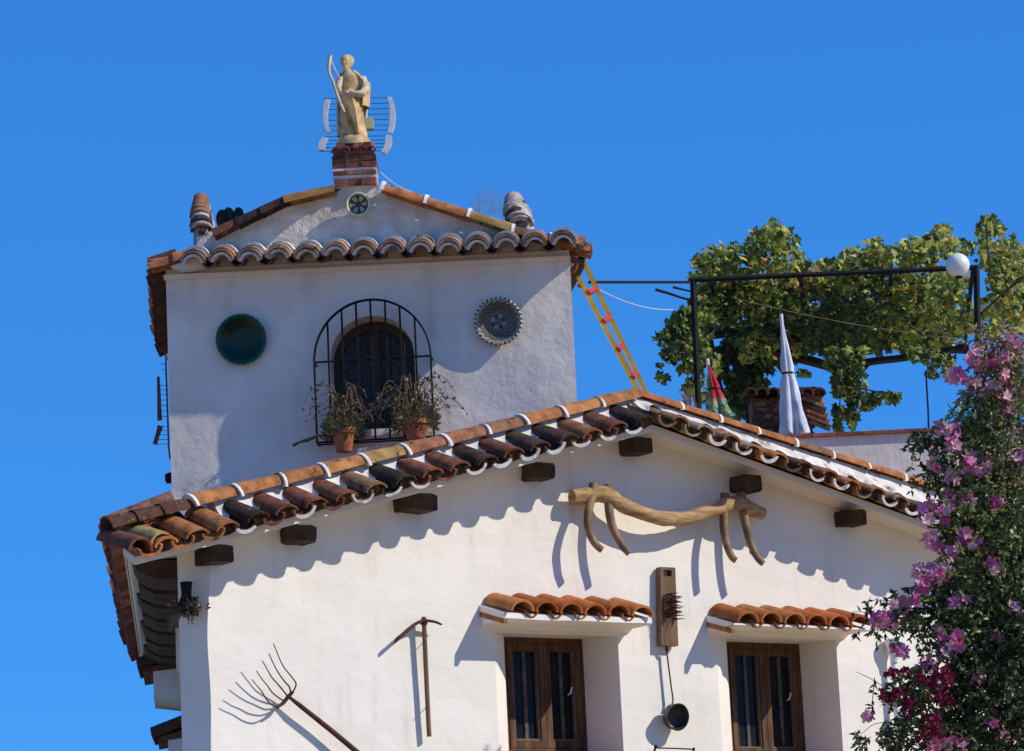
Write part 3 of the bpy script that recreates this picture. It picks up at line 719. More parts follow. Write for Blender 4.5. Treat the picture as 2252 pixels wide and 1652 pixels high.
# statue of a robed figure
Yst = 23.35
def Q3(px, py, dy=0): return P(px, py, Yst+dy)
st = thing('statue', Q3(778, 318), 'painted statue of a robed figure holding a tall staff above the tower', 'statue')
K = 1/((Q3(800, 300)-Q3(700, 300)).length/100)   # px per metre
def ring(cx, cy, rx, ry, fold=0, ph=0, n=32):
    o = Q3(cx, cy); r = []
    for k in range(n):
        a = 2*math.pi*k/n; f = 1+fold*math.sin(a*7+ph)+fold*.6*math.sin(a*11+ph*2)
        r.append(o+Vector((math.cos(a)*rx/K*f, math.sin(a)*ry/K*f, 0)))
    return r
mb = MB()
mb.rings([ring(776, 304, 30, 26, .06, 1), ring(774, 292, 29, 25, .10, 1), ring(772, 270, 25, 22, .12, 1.3), ring(772, 248, 25, 21, .11, 1.6), ring(773, 225, 26, 20, .08, 2),
          ring(774, 205, 27, 20, .05, 2.3), ring(775, 188, 27, 19, .03, 2.5), ring(774, 172, 26, 17, .02), ring(770, 163, 20, 14, .01), ring(764, 158, 10, 10), ring(762, 152, 8, 9), ring(761, 148, 9, 10),
          ring(760, 142, 11.5, 12), ring(760, 135, 13, 14), ring(760.5, 128, 12, 13), ring(761, 123.5, 8, 9), ring(761, 121.5, 2, 2)])
# nose and feet
mb.tube([Q3(757, 134, -.042), Q3(756.5, 138, -.05), Q3(757, 140, -.04)], [.004, .007, .004], 6)
body = obj('figure', mb, m_statue, st)
mb = MB()   # hair and beard
mb.rings([ring(763, 147, 9, 9, .04), ring(763, 140, 12.5, 13, .05), ring(763, 133, 14.5, 15, .05), ring(762.5, 126, 13.5, 14.5, .05), ring(762, 121.5, 9, 10), ring(762, 119.5, 2, 2)])
mb.v = [(x+.002, y+.016, z) for x, y, z in mb.v]
mb.tube([Q3(758, 143, -.035), Q3(758, 150, -.03), Q3(759, 156, -.02)], [.018, .018, .006], 8)
obj('hair', mb, m_statue2, st)
mb = MB()   # cape over the shoulders hanging down the right side and the back
def capef(a, b):
    an = lerp(-.9, math.pi+.55, a); yy = lerp(158, 300-62*max(0, min(1, (.62-a)*3)), b)
    rx = lerp(18, 37, min(1, b*3.2))*(1-.12*max(0, b-.35)); rx *= 1+.05*math.sin(a*26+b*3)
    ry = lerp(14, 30, min(1, b*2.5)); o = Q3(lerp(766, 777, min(1, b*3)), yy)
    return o+Vector((math.cos(an)*rx/K, math.sin(an)*ry/K, 0))
mb.sheet(capef, 40, 26); 
obj('cape', mb, m_statue, st, fix=False)
mb = MB()   # arms: the left bent across the chest with a fold of cloth, the right reaching to the staff
mb.tube([Q3(797, 172, -.02), Q3(804, 196, -.05), Q3(795, 207, -.09), Q3(778, 206, -.11), Q3(766, 199, -.115)], [.030, .034, .030, .022, .013], 10)
mb.tube([Q3(750, 172, -.02), Q3(743, 192, -.05), Q3(748, 205, -.085), Q3(760, 206, -.10)], [.026, .028, .022, .014], 10)
mb.sphere(Q3(763, 203, -.12), .018, 1.1, .9, .8, 10); mb.sphere(Q3(757, 207, -.11), .016, 1.1, .9, .8, 10)
obj('arm', mb, m_statue2, st)
mb = MB()   # hanging front fold of the robe
mb.rings([[Q3(x, y, d-.0) for x, d in ((cx-w, -.06), (cx-w*.4, -.115), (cx+w*.3, -.12), (cx+w, -.06), (cx+w*.3, -.05), (cx-w*.4, -.05))] for cx, y, w in ((764, 196, 14), (768, 214, 22), (776, 240, 19), (782, 265, 12), (786, 292, 7))])
mb.rings([[Q3(x, y, d-.0) for x, d in ((cx-w, -.05), (cx-w*.4, -.10), (cx+w*.3, -.105), (cx+w, -.05), (cx+w*.3, -.04), (cx-w*.4, -.04))] for cx, y, w in ((752, 240, 5), (758, 262, 12), (764, 285, 9), (770, 300, 6))])
obj('robe_fold', mb, m_statue, st, fix=True)
mb = MB(); mb.lathe(Q3(778, 318), Vector((0, 0, 1)), [(.125, -.02), (.128, .015), (.118, .035), (.105, .05)], 24, cap=True); obj('base', mb, m_statue, st)
mb = MB(); mb.tube([Q3(766, 206, -.14), Q3(745, 193-0, -.12), Q3(731, 165, -.10), Q3(724, 150, -.10)][0:0] or [Q3(757, 248, -.13), Q3(746, 222, -.13), Q3(732, 180, -.11), Q3(724, 160, -.10)], [.014, .012, .011, .010], 8)
mb.tube([Q3(744, 170, -.06), Q3(731, 140, -.09), Q3(727, 130, -.10)], .006, 6)
mb.tube([Q3(724, 163, -.10), Q3(723, 150, -.10), Q3(725, 132, -.10), Q3(728, 122, -.10)], [.014, .026, .030, .020], 8, flat=.5)
obj('staff', mb, m_statue2, st)

# round plates on the tower wall
def plate(name, px, py, r, depth, w, cols, label, petals=0, mat_=None, facing=None):
    u, z = TW.hit(px, py, w+depth*.6); o = TW.pt(u, w, z); t = thing(name, o, label, 'plate', 'ceramic plates set on the tower front')
    ax = (TW.N + Vector((0, 0, -.10))).normalized()
    prof = [(0.001, .012), (r*.45, .012), (r*.52, .018), (r*.86, depth), (r*.97, depth+.006), (r, depth), (r*.9, depth*.5), (r*.5, .0), (0.001, .0)]
    mb = MB(); bands = 26
    # dish surface in rings so that the glaze pattern can follow it
    def ph(rr):
        f = rr/r
        return .012 if f < .45 else (.012+(depth-.012)*((f-.45)/.43) if f < .88 else depth+.006*(1-abs(f-.94)/.06))
    seg = 64; x = (Vector((0, 0, 1))-ax*ax.z).normalized(); y = ax.cross(x)
    for i in range(bands):
        for k in range(seg):
            vs = []
            for (ri, kk) in ((i, k), (i+1, k), (i+1, k+1), (i, k+1)):
                rr = r*ri/bands; a = 2*math.pi*kk/seg; rrr = rr*(1+(.022*math.cos(a*petals) if ri == bands and petals else 0))
                vs.append(o+ax*ph(rr)+(x*math.cos(a)+y*math.sin(a))*rrr)
            mb.add(vs, [(0, 1, 2, 3)], cols((i+.5)/bands, k/seg))
    mb2 = MB(); mb2.lathe(o, ax, [(r, depth), (r*.9, depth*.45), (r*.5, .0)], 48, cols(1, 0), x=x)
    obj('glazed_face', mb, mat_, t, fix=True, ang=50); obj('back', mb2, mat_, t, ang=50)
    return t
m_glaze = mat('glaze', (1, 1, 1), (.8, .8, .8), sc=20, rough=.32, spec=.35, tint=True, coat=.0)
def c_green(f, a):
    if f > .95: return (.10, .30, .20) if int(a*64) % 2 else (.0, .10, .065)  # pale rim petals are highlights painted into the glaze colour
    if f > .84: return (.0, .07, .035)
    return (.0, .030+.014*math.sin(f*40), .016)
def c_pat(f, a):
    k = int(a*64); i = int(f*26)
    if f > .92: return (.75, .72, .62) if k % 2 else (.10, .08, .05)
    if f > .82: return (.42, .40, .32) if (k+i) % 3 else (.06, .055, .04)
    if f < .14: return (.10, .11, .12)
    if f < .30: return (.30, .28, .20) if (k//8) % 2 and f > .16 else (.03, .035, .06)
    return (.20, .18, .12) if (k*3+i*2) % 5 < 2 else (.075, .068, .05)
def c_med(f, a):
    if f > .80: return (.70, .64, .48)
    if f > .72: return (.04, .035, .03)
    k = (a*6) % 1
    if .25 < f < .68 and .22 < k < .78: return (.46, .40, .22)
    return (.07, .055, .035)
plate('wall_plate', 531, 746, .187, .058, .012, c_green, 'dark green glazed dish hung left of the arched window', 24, m_glaze)
plate('wall_plate', 1096, 706, .176, .055, .012, c_pat, 'patterned dish with a beaded pale rim, right of the arched window', 30, m_glaze)
plate('wall_plate', 788, 449, .090, .030, .012, c_med, 'small round ceramic medallion just below the statue', 0, m_glaze)

# pots with straggly succulents on the grille
def pot(px, py, rb, rt, h, label, seed, arcs, right):
    random.seed(seed); w = .15
    u, z = TW.hit(px, py, w); o = TW.pt(u, w, z); t = thing('potted_plant', o, label, 'potted plant', 'potted plants on the window grille')
    mb = MB(); mb.lathe(o, Vector((0, 0, 1)), [(rb*.2, 0), (rb, 0), (lerp(rb, rt, .75), h*.76), (rt*1.02, h*.77), (rt*1.06, h), (rt*.92, h), (rt*.88, h*.85), (.01, h*.85)], 28)
    obj('pot', mb, m_pot, t, ang=30)
    ml = MB(); ms = MB()
    for k in range(arcs):   # dead stems that arch over
        a = random.uniform(-.3, math.pi+.3) if k > 4 else random.uniform(0, 2*math.pi)
        L = random.uniform(.10, .26); hh = random.uniform(.06, .34)
        dx = math.cos(a)*L*(1.2 if right else 1); dy = -abs(math.sin(a))*L*.35
        p0 = o+Vector((dx*.12, 0, h*.85)); top_ = o+Vector((dx*random.uniform(.3, .8), dy*.6, h+hh)); end = o+Vector((dx*1.25, dy, h+hh*random.uniform(.15, .8)))
        pts = []
        for i in range(11):
            s_ = i/10; q = p0*(1-s_)**2+(top_*2-(p0+end)*.5)*2*s_*(1-s_)+end*s_**2
            pts.append(q+wob(q, 14, .008))
        ms.tube(pts, [lerp(.0036, .0018, i/10) for i in range(11)], 5)
        for i in range(random.randint(3, 10)):
            q = random.choice(pts[3:]); d = Vector((random.uniform(-1, 1), random.uniform(-1, .2), random.uniform(-.6, 1))).normalized()*random.uniform(.015, .04)
            c = random.choice([(.13, .17, .06), (.25, .17, .09), (.20, .12, .07), (.32, .25, .15), (.09, .13, .05)])
            s2 = d.cross(Vector((0, 1, .3))).normalized()*.008
            ml.add([q, q+d*.5+s2, q+d, q+d*.5-s2], [(0, 1, 2, 3)], jit(c))
    for k in range(1000):
        a = random.uniform(0, 6.28); rr = random.uniform(0, 1)**.6*rt*1.5; q = o+Vector((math.cos(a)*rr, math.sin(a)*rr*.7, h*.9+random.uniform(0, .19)*(1-rr/(rt*2))+random.uniform(-.08, .03)*(rr > rt)))
        d = Vector((math.cos(a), math.sin(a)*.6, random.uniform(-.3, 1.4))).normalized()*random.uniform(.02, .055)
        s2 = d.cross(Vector((random.uniform(-.5, .5), 1, .3))).normalized()*random.uniform(.004, .009)
        c = random.choice([(.13, .19, .06), (.16, .20, .10), (.26, .24, .12), (.28, .18, .12), (.34, .25, .16), (.20, .12, .08)])
        ml.add([q, q+d*.5+s2, q+d, q+d*.5-s2], [(0, 1, 2, 3)], jit(c))
    obj('stem', ms, m_drystem, t); obj('leaf', ml, m_leaf, t, smooth=False)
    return t
pot(757, 994, .055, .092, .17, 'taller terracotta pot of straggly dried succulents, below the left of the grille', 3, 34, False)
pot(915, 965, .065, .105, .13, 'low terracotta pot of arching dried stems, on the right of the grille', 5, 46, True)
random.seed(21)
mb = MB(); pts = [TW.at(726, 955, .2), TW.at(700, 958, .24), TW.at(675, 968, .26), TW.at(660, 972, .27), TW.at(644, 980, .28)]
mb.tube(pts, [.012, .011, .014, .008, .013], 6)
tag(obj('dead_branch', mb, m_stem, loc=pts[0]), 'dark dead stem drooping to the left of the grille pots', 'branch')
mb = MB(); pts = [TW.at(889, 880, .12), TW.at(889, 790, .12), TW.at(890, 757, .12)]; mb.tube(pts, [.006, .005, .005], 6); mb.sphere(pts[-1], .011, seg=8)
tag(obj('cane', mb, m_drystem, loc=pts[0]), 'thin dry cane standing upright behind the right grille pot', 'cane')

# cactus in the parapet corner
cac = thing('cactus', TW.at(505, 512, -.2), 'dark prickly pear behind the left finial of the tower', 'cactus'); mb = MB()
for (x, y, rx, rz, dk) in ((488, 482, .045, .075, 0), (503, 480, .05, .085, 1), (525, 474, .04, .065, 0), (512, 496, .05, .06, 1)):
    mb.sphere(TW.at(x, y, -.22-.03*dk), 1, rx, .02, rz, 14, (.05, .09, .03) if dk else (.02, .03, .015))
obj('pad', mb, m_leaf, cac)
# dry weed on the tower roof
mb = MB(); b0 = TW.at(1075, 470, -.25)
for k in range(46):
    q = b0+Vector((random.uniform(-.10, .10), random.uniform(-.05, .05), 0)); d = Vector((random.uniform(-.35, .35), 0, 1)).normalized()
    mb.tube([q, q+d*random.uniform(.05, .12)+wob(q, 20, .01), q+d*random.uniform(.13, .23)+Vector((random.uniform(-.02, .02), 0, 0))], [.0012, .0009, .0006], 3)
tag(obj('dry_weed', mb, m_drystem, loc=b0), 'wispy dry weed growing on the tower roof before the right finial', 'weed')

# grid antennas
def antenna(name, label, Y, mast, rods, caps_, boxes, matc, rodm=None):
    t = thing(name, P(*mast[-1], Y), label, 'antenna', 'grid antennas on the tower')
    mb = MB(); mb.tube([P(x, y, Y) for x, y in mast], .007, 6); obj('mast', mb, matc, t)
    mb = MB()
    for (x0, y0, x1, y1) in rods: mb.tube([P(x0, y0, Y+.02), P(x1, y1, Y+.02)], .0022, 4)
    obj('reflector_rod', mb, rodm or m_iron, t)
    for poly in caps_:
        mb = MB(); mb.prism([P(x, y, Y) for x, y in poly], Vector((0, .05, 0))); obj('end_cap', mb, matc, t, fix=True, ang=30)
    for (x0, y0, x1, y1) in boxes:
        a = P(x0, y1, Y-.03); b = P(x1, y0, Y-.03); mb = MB(); mb.box(a, Vector((b.x-a.x, 0, 0)), Vector((0, .07, 0)), Vector((0, 0, b.z-a.z))); obj('junction_box', mb, m_boxy, t, smooth=False)
m_boxy = mat('yellowed_plastic', (.62, .56, .28), (.5, .44, .22), sc=20, rough=.5)
Ya = 23.75
rods = [(712, y, 856, y-2) for y in (217, 229, 241, 253, 265, 277, 288)]+[(716, 301, 852, 299), (712, 309, 850, 308), (708, 317, 848, 316), (706, 325, 844, 324), (704, 333, 840, 332)]
antenna('tv_antenna', 'grid television antenna with curved white ends, behind the statue', Ya, [(806, 195), (805, 400)], rods,
        [[(716, 218), (726, 218), (722, 236), (720, 255), (722, 275), (728, 290), (718, 290), (712, 272), (710, 252), (712, 232)],
         [(852, 213), (862, 213), (868, 232), (870, 252), (868, 272), (863, 290), (853, 290), (857, 270), (858, 250), (857, 230)],
         [(708, 302), (722, 303), (716, 315), (713, 330), (700, 328), (701, 314)], [(848, 297), (861, 298), (862, 312), (857, 325), (848, 337), (838, 334), (845, 322), (848, 310)]], [(801, 258, 821, 283)], m_white)
rods = [(350, y, 371, y) for y in (848, 858, 868, 880, 892, 904, 916)]+[(347, y, 373, y-1) for y in (938, 948, 957, 967, 977)]+[(x, y, 366, y+2) for x, y in ((352, 800), (356, 812), (360, 822), (362, 830))]
m_red = mat('dull_red', (.20, .05, .045), (.14, .04, .035), sc=20, rough=.6)
antenna('tv_antenna', 'small grid antenna with red ends on the left side of the tower', 25.0, [(364, 772), (371, 985), (374, 1010)], rods,
        [[(345, 828), (350, 828), (355, 922), (346, 924)], [(347, 934), (357, 938), (349, 958), (344, 977), (336, 975), (342, 955)]], [(364, 783, 368, 789)], m_red)
mb = MB(); a = TW.at(376, 1050, -.25); t = thing('wall_lamp', a, 'small dark lamp on the left side wall of the tower', 'lamp')
mb.cbox(TW.at(371, 1051, -.25), Vector((.05, 0, 0)), Vector((0, .05, 0)), Vector((0, 0, .05))); mb.tube([TW.at(378, 1040, -.25), TW.at(367, 1042, -.25)], .006, 5); mb.cbox(TW.at(371, 1060, -.25), Vector((.035, 0, 0)), Vector((0, .035, 0)), Vector((0, 0, .02)))
obj('lantern', mb, m_iron, t, smooth=False)

# ================================================================== THINGS HUNG ON THE FRONT
# pitchfork
def Fp(x, y, w): return FA.at(x, y, w)
pf_ = thing('pitchfork', Fp(625, 1540, .06), 'rusty five tined pitchfork hung head up on the lower left of the front', 'pitchfork')
mb = MB(); mb.tube([Fp(632, 1530, .07), Fp(660, 1552, .075), Fp(735, 1612, .08), Fp(840, 1700, .08)], [.010, .016, .018, .018], 10); obj('handle', mb, m_rust, pf_)
mb = MB(); mb.tube([Fp(645, 1521, .10), Fp(636, 1530, .08), Fp(622, 1547, .07), Fp(608, 1558, .08)], [.009, .014, .013, .008], 8); obj('crossbar', mb, m_rust, pf_)
z2 = lambda pts: [((300+x/3.753)/1.1368, (1500+y/3.753)/1.1368) for x, y in pts]
tines = [[(1618, 868), (1640, 830), (1650, 780), (1600, 710), (1530, 620), (1480, 510), (1440, 410)], [(1600, 868), (1588, 815), (1540, 760), (1490, 690), (1440, 600), (1395, 500)], [(1572, 905), (1545, 868), (1480, 790), (1420, 720), (1380, 650), (1335, 570)],
         [(1536, 945), (1500, 925), (1430, 870), (1380, 800), (1330, 740), (1280, 665)], [(1490, 995), (1440, 995), (1380, 940), (1330, 860), (1280, 800), (1238, 745)]]
def smooth(pts, n=4):
    out = []
    for i in range(len(pts)-1):
        p0 = pts[max(i-1, 0)]; p1 = pts[i]; p2 = pts[i+1]; p3 = pts[min(i+2, len(pts)-1)]
        for k in range(n):
            t = k/n; out.append(p1*(2*t**3-3*t*t+1)+p2*(3*t*t-2*t**3)+(p2-p0)*.5*(t**3-2*t*t+t)+(p3-p1)*.5*(t**3-t*t))
    return out+[pts[-1]]
for i, tn in enumerate(tines):
    q = z2(tn); n = len(q); near_ = i < 5
    pts = smooth([Fp(x, y, .075+.10*(k/(n-1))**.75) for k, (x, y) in enumerate(q)])
    mb = MB(); mb.tube(pts, [lerp(.0058, .0030, k/(len(pts)-1)) for k in range(len(pts))], 6); obj('tine', mb, m_rust, pf_)
# pickaxe
pk = thing('pickaxe', Fp(940, 1500, .05), 'old pickaxe hung upright on the front wall left of the windows', 'pickaxe')
mb = MB(); pts = smooth([Fp(932, 1357, .07), Fp(935, 1430, .065), Fp(939, 1520, .06), Fp(944, 1620, .055)]); mb.tube(pts, .0185, 10, flat=.85); obj('handle', mb, m_board, pk)
z3 = lambda pts: [((540+x/3.753)/1.1368, (1500+y/3.753)/1.1368) for x, y in pts]
q = z3([(2115, 232), (2050, 205), (1960, 195), (1890, 215), (1820, 265), (1740, 335), (1700, 365)])
mb = MB(); mb.tube(smooth([Fp(x, y, .08+.004*k) for k, (x, y) in enumerate(q)], 3), [.010, .012, .014, .016, .018, .018, .018, .019, .020, .020, .020, .020, .021, .021, .021, .022, .022, .021, .018], 8, flat=.55)
mb.tube([Fp(*z3([(1705, 362)])[0], .075), Fp(*z3([(1668, 415)])[0], .085)], [.018, .006], 6, flat=.4)
mb.tube([Fp(932, 1362, .07), Fp(932.5, 1374, .07)], .024, 10)
obj('pick_head', mb, m_rust, pk)
mb = MB()
for (x, y) in ((937, 1412), (943, 1555)): mb.tube([Fp(x, y, .09), Fp(x-8, y+3, .0)], .003, 5)
obj('nail', mb, m_rust, pk)
# ox yoke with four bows
yk = thing('ox_yoke', Fp(1460, 1120, .1), 'long curved wooden ox yoke with four hanging bows, under the gable', 'ox yoke')
z4 = lambda x, y: ((1380+x/3.883)/1.1368, (1180+y/3.883)/1.1368)
q = [(195, 250, .050), (300, 238, .052), (400, 222, .054), (490, 212, .055), (560, 245, .054), (650, 300, .052), (760, 350, .050), (900, 410, .048), (1040, 445, .048), (1180, 458, .048), (1280, 450, .048), (1400, 420, .047), (1520, 388, .047), (1620, 355, .050), (1700, 315, .056), (1780, 305, .058), (1860, 325, .056), (1950, 365, .050), (2040, 400, .044)]
pts = [Fp(*z4(x, y), .10+.07*math.sin(i/18*math.pi)) for i, (x, y, r) in enumerate(q)]
pts2 = smooth(pts, 3); rr = []
for i in range(len(q)-1): rr += [lerp(q[i][2], q[i+1][2], k/3) for k in range(3)]
rr.append(q[-1][2])
mb = MB(); mb.tube(pts2, [r*1.02*(1+.12*noise.noise(Vector((i*.5, 1, 2)))) for i, r in enumerate(rr)], 14, flat=1.0)
mb.v = [tuple(Vector(v)+wob(Vector(v), 7, .010)) for v in mb.v]
obj('beam', mb, m_yoke, yk, ang=50)
bows = [[(405, 120), (395, 200), (368, 310), (350, 420), (350, 540), (385, 640), (430, 710), (488, 760)], [(535, 130), (545, 230), (555, 360), (570, 470), (610, 590), (660, 680), (710, 750), (752, 792)],
        [(1680, 215), (1672, 330), (1668, 430), (1668, 540), (1685, 660), (1715, 760), (1750, 830), (1788, 860)], [(1835, 205), (1845, 330), (1865, 430), (1890, 550), (1925, 680), (1965, 780), (2010, 850), (2055, 892)]]
for b_ in bows:
    pts = smooth([Fp(*z4(x, y), .13+.10*(k/7)**1.2) for k, (x, y) in enumerate(b_)], 3)
    mb = MB(); mb.tube(pts, [lerp(.034, .024, i/(len(pts)-1)) for i in range(len(pts))], 10); obj('bow', mb, m_bow, yk)
# wooden board with a cluster of iron spikes
bd = thing('spiked_board', Fp(1470, 1335, .0), 'narrow wooden board with a hand slot and iron spikes, between the windows', 'flax comb')
uL, zT_ = FA.hit(1452, 1247, .06); uR, _ = FA.hit(1484, 1247, .06); uL2, zB_ = FA.hit(1454, 1420, .06); uR2, _ = FA.hit(1491, 1420, .06)
mb = MB(); w0, w1 = .012, .065
def BQ(a, b): return lerp(lerp(uL, uL2, b), lerp(uR, uR2, b), a), lerp(zT_, zB_, b)
def slab(a0, a1, b0, b1):
    c = [BQ(a0, b0), BQ(a1, b0), BQ(a1, b1), BQ(a0, b1)]; mb.prism([FA.pt(u, w0, z) for u, z in c], FA.N*(w1-w0))
slab(0, 1, .0, .035); slab(0, .20, .035, .115); slab(.74, 1, .035, .115); slab(0, 1, .115, 1)
obj('board', mb, m_board, bd, fix=True, smooth=False)
mb = MB()
for r_ in range(7):
    for k in range(5):
        u, z = BQ(.18+.16*k, .36+.048*r_); z += .01*math.sin(k); d = FA.N+FA.U*random.uniform(.1, .35)+Vector((0, 0, random.uniform(-.35, .05)))
        mb.tube([FA.pt(u, w1-.005, z), FA.pt(u, w1, z)+d*.035, FA.pt(u, w1, z)+d*random.uniform(.07, .095)], [.006, .005, .0015], 5)
obj('spike', mb, m_rust, bd)
# ladle hanging below the board
ld = thing('ladle', Fp(1487, 1580, .05), 'deep iron ladle hanging by its rusty handle below the spiked board', 'ladle')
mb = MB(); mb.tube([Fp(1466, 1420, .06), Fp(1467, 1432, .05)], .012, 6); mb.tube(smooth([Fp(1466, 1432, .04), Fp(1471, 1470, .045), Fp(1476, 1510, .05), Fp(1480, 1538, .055), Fp(1478, 1550, .06)], 3), .011, 8, flat=.5); obj('handle', mb, m_rust, ld)
ax = (FA.N*.85-FA.U*.02+Vector((0, 0, -.14))).normalized(); r = .094; o = Fp(1490, 1577, .12)-ax*.075
mb = MB(); mb.lathe(o, ax, [(.003, .0), (r*.7, .0), (r*.93, .02), (r, .08), (r*1.02, .082), (r*.95, .083), (r*.88, .022), (r*.66, .006), (.003, .006)], 36)
m_iron2 = mat('ladle_iron', (.045, .042, .04), (.08, .065, .05), sc=18, rough=.4, metal=.3)
obj('bowl', mb, m_iron2, ld, ang=50)
# iron bracket at the foot of the picture
bk_ = thing('iron_bracket', Fp(1485, 1648, .05), 'short iron bar bracket on the wall below the ladle', 'bracket')
mb = MB(); mb.tube([Fp(1441, 1645, .10), Fp(1480, 1646, .11), Fp(1526, 1648, .10)], .005, 6); mb.tube([Fp(1441, 1645, .10), Fp(1436, 1662, .0)], .008, 6); mb.tube([Fp(1526, 1646, .10), Fp(1524, 1662, .0)], .009, 6); mb.sphere(Fp(1442, 1642, .10), .013, seg=8)
obj('bar', mb, m_iron, bk_)
# dark jug with dried bundle on the corner
jg = thing('hanging_jug', Vector(C2).lerp(c1, .45)+Vector((0, 0, FA.hit(410, 1320)[1])), 'dark upturned jug with a dried flower bundle hung on the rounded corner', 'hanging ornament')
yj = C2.y-.16; mb = MB(); o = P(408, 1300, yj)
mb.lathe(P(410, 1338, yj), Vector((.02, 0, 1)), [(.01, -.04), (.06, -.02), (.062, .01), (.045, .05), (.032, .08), (.034, .12), (.040, .165), (.03, .168), (.02, .12)], 20)
obj('jug', mb, m_iron, jg)
mb = MB(); random.seed(11)
for k in range(260):
    q = P(random.gauss(413, 15), random.gauss(1338, 11), yj-random.uniform(-.05, .07)); d = Vector((random.uniform(-1, 1), random.uniform(-1, .3), random.uniform(-1, .7))).normalized()*random.uniform(.015, .045); s2 = d.cross(Vector((.3, 1, .2))).normalized()*random.uniform(.004, .012)
    mb.add([q, q+d*.5+s2, q+d, q+d*.5-s2], [(0, 1, 2, 3)], jit(random.choice([(.03, .035, .02), (.05, .045, .03), (.16, .13, .08), (.06, .03, .02), (.30, .18, .12)]), .2))
for k in range(22):
    q = P(400+random.uniform(-8, 6), 1345, yj-.03); mb.tube([q, q+Vector((-random.uniform(.01, .06), 0, -random.uniform(.02, .05))), q+Vector((-random.uniform(.04, .11), 0, -random.uniform(.05, .13)))], .0018, 3, (.30, .27, .22))
obj('dried_bundle', mb, m_leaf, jg, smooth=False)
# ================================================================== ROOF TERRACE BEHIND
ldr = thing('ladder', P(1405, 856, 23.9), 'yellow ladder with red rungs leaning on the right eave of the tower', 'ladder')
m_yel = mat('yellow_paint', (.62, .42, .03), (.50, .30, .03), sc=10, rough=.5, c3=(.35, .14, .03), sc3=12, lo3=.6, hi3=.75)
m_redp = mat('red_paint', (.55, .05, .02), (.42, .04, .02), sc=10, rough=.5)
ra = (P(1268, 610, 23.65), P(1398, 858, 23.75)); rb = (P(1283, 582, 24.0), P(1416, 862, 24.1))
for a, b in (ra, rb):
    mb = MB(); d = (b-a).normalized(); x = d.cross(Vector((0, 1, 0))).normalized(); mb.box(a-d*.05, (b-a)*1.10, x*.030, Vector((0, .06, 0))); obj('rail', mb, m_yel, ldr, smooth=False)
for px, py in ((1296, 640), (1327, 703), (1357, 765), (1387, 826)):
    f = (py-596)/266; a = ra[0].lerp(ra[1], (py-610+6)/248); b = rb[0].lerp(rb[1], (py-582-4)/280); d = (ra[1]-ra[0]).normalized()
    mb = MB(); mb.tube([a+d*0+Vector((.02, 0, 0)), b+Vector((.0, 0, 0))], .028, 4); obj('rung', mb, m_redp, ldr, smooth=False)
mb = MB(); x = P(1272, 628, 23.6); mb.tube([P(1272, 628, 23.65), P(1290, 638, 23.85)], .012, 6); mb.tube([P(1290, 640, 23.8), P(1392, 826, 23.9)], .006, 5); obj('brace', mb, m_redp, ldr)

Yp, Yq = 27.0, 30.6
def wire(name, pts, r, m_, label, sag=0):
    mb = MB(); n = 16; P0, P1 = pts
    q = [P0.lerp(P1, i/n)-Vector((0, 0, sag*4*(i/n)*(1-i/n))) for i in range(n+1)]
    mb.tube(q, r, 5); return tag(obj(name, mb, m_, loc=P0), label, name.split('_')[-1] if name != 'rope' else 'rope')
wire('steel_cable', (P(1296, 621, 24.1), P(1520, 621, Yp)), .012, m_iron, 'thick dark cable running level from the tower to the pergola corner')
wire('guy_wire', (P(1310, 632, 24.2), P(1480, 681, Yp)), .0035, m_white, 'slack white line from the ladder top down into the left of the vine', .05)
wire('guy_wire', (P(836, 378, 23.5), P(905, 422, 23.8)), .0035, m_white, 'short white line from the brick pedestal down to the tower roof', .02)
wire('guy_wire', (P(1612, 655, Yp-.3), P(2110, 745, Yp+.2)), .0035, m_drystem, 'pale wire slanting across the vine under the pergola beam', .04)
# terrace
ter = thing('terrace_building', P(1800, 1300, 25.6), 'plastered terrace wall with a thin red coping behind the roof on the right', 'building')
mb = MB(); zc = P(1790, 962, 25.6).z; a = Vector((P(1400, 962, 25.6).x, 25.6, 0)); L = 5.2
mb.box(a, Vector((L, 0, 0)), Vector((0, .18, 0)), Vector((0, 0, zc))); mb.box(a+Vector((0, .18, 0)), Vector((L, 0, 0)), Vector((0, 6, 0)), Vector((0, 0, zc-.9)))
obj('wall', mb, m_tower, ter, smooth=False)
mb = MB(); 
for k in range(26): mb.box(a+Vector((k*.2, -.03, zc)), Vector((.195, 0, 0)), Vector((0, .24, 0)), Vector((0, 0, .028)), jit((.36, .12, .08)))
obj('coping', mb, m_tile, ter, smooth=False)
mb = MB(); mb.tube([P(2044, 1000, 26), P(2041, 900, 26), P(2036, 815, 26)], .0075, 6); tag(obj('thin_rod', mb, m_iron, loc=P(2044, 1000, 26)), 'thin upright metal rod rising above the terrace wall', 'rod')
# pergola
pg = thing('pergola', P(1540, 960, Yp), 'black metal pergola frame carrying the vine', 'pergola')
def bar(nm, pts, r):
    mb = MB()
    for p0, p1 in zip(pts, pts[1:]): mb.tube([p0, p1], r, 4)
    obj(nm, mb, m_iron, pg, smooth=False)
bar('front_beam', [P(1515, 616, Yp), P(2150, 588, Yp)], .023)
bar('post', [P(1524, 616, Yp), P(1540, 985, Yp)], .027); bar('post', [P(2147, 585, Yp), P(2156, 985, Yp)], .027)
bar('back_beam', [P(1550, 728, Yq), P(2130, 768, Yq)], .05)
for x in (1560, 1760, 1960, 2140):
    f = (x-1515)/635; bar('rafter', [P(x, lerp(616, 588, f), Yp), P(lerp(1550, 2130, f), lerp(728, 768, f), Yq)], .018)
bar('post', [P(1556, 730, Yq), P(1600, 960, Yq)], .04)
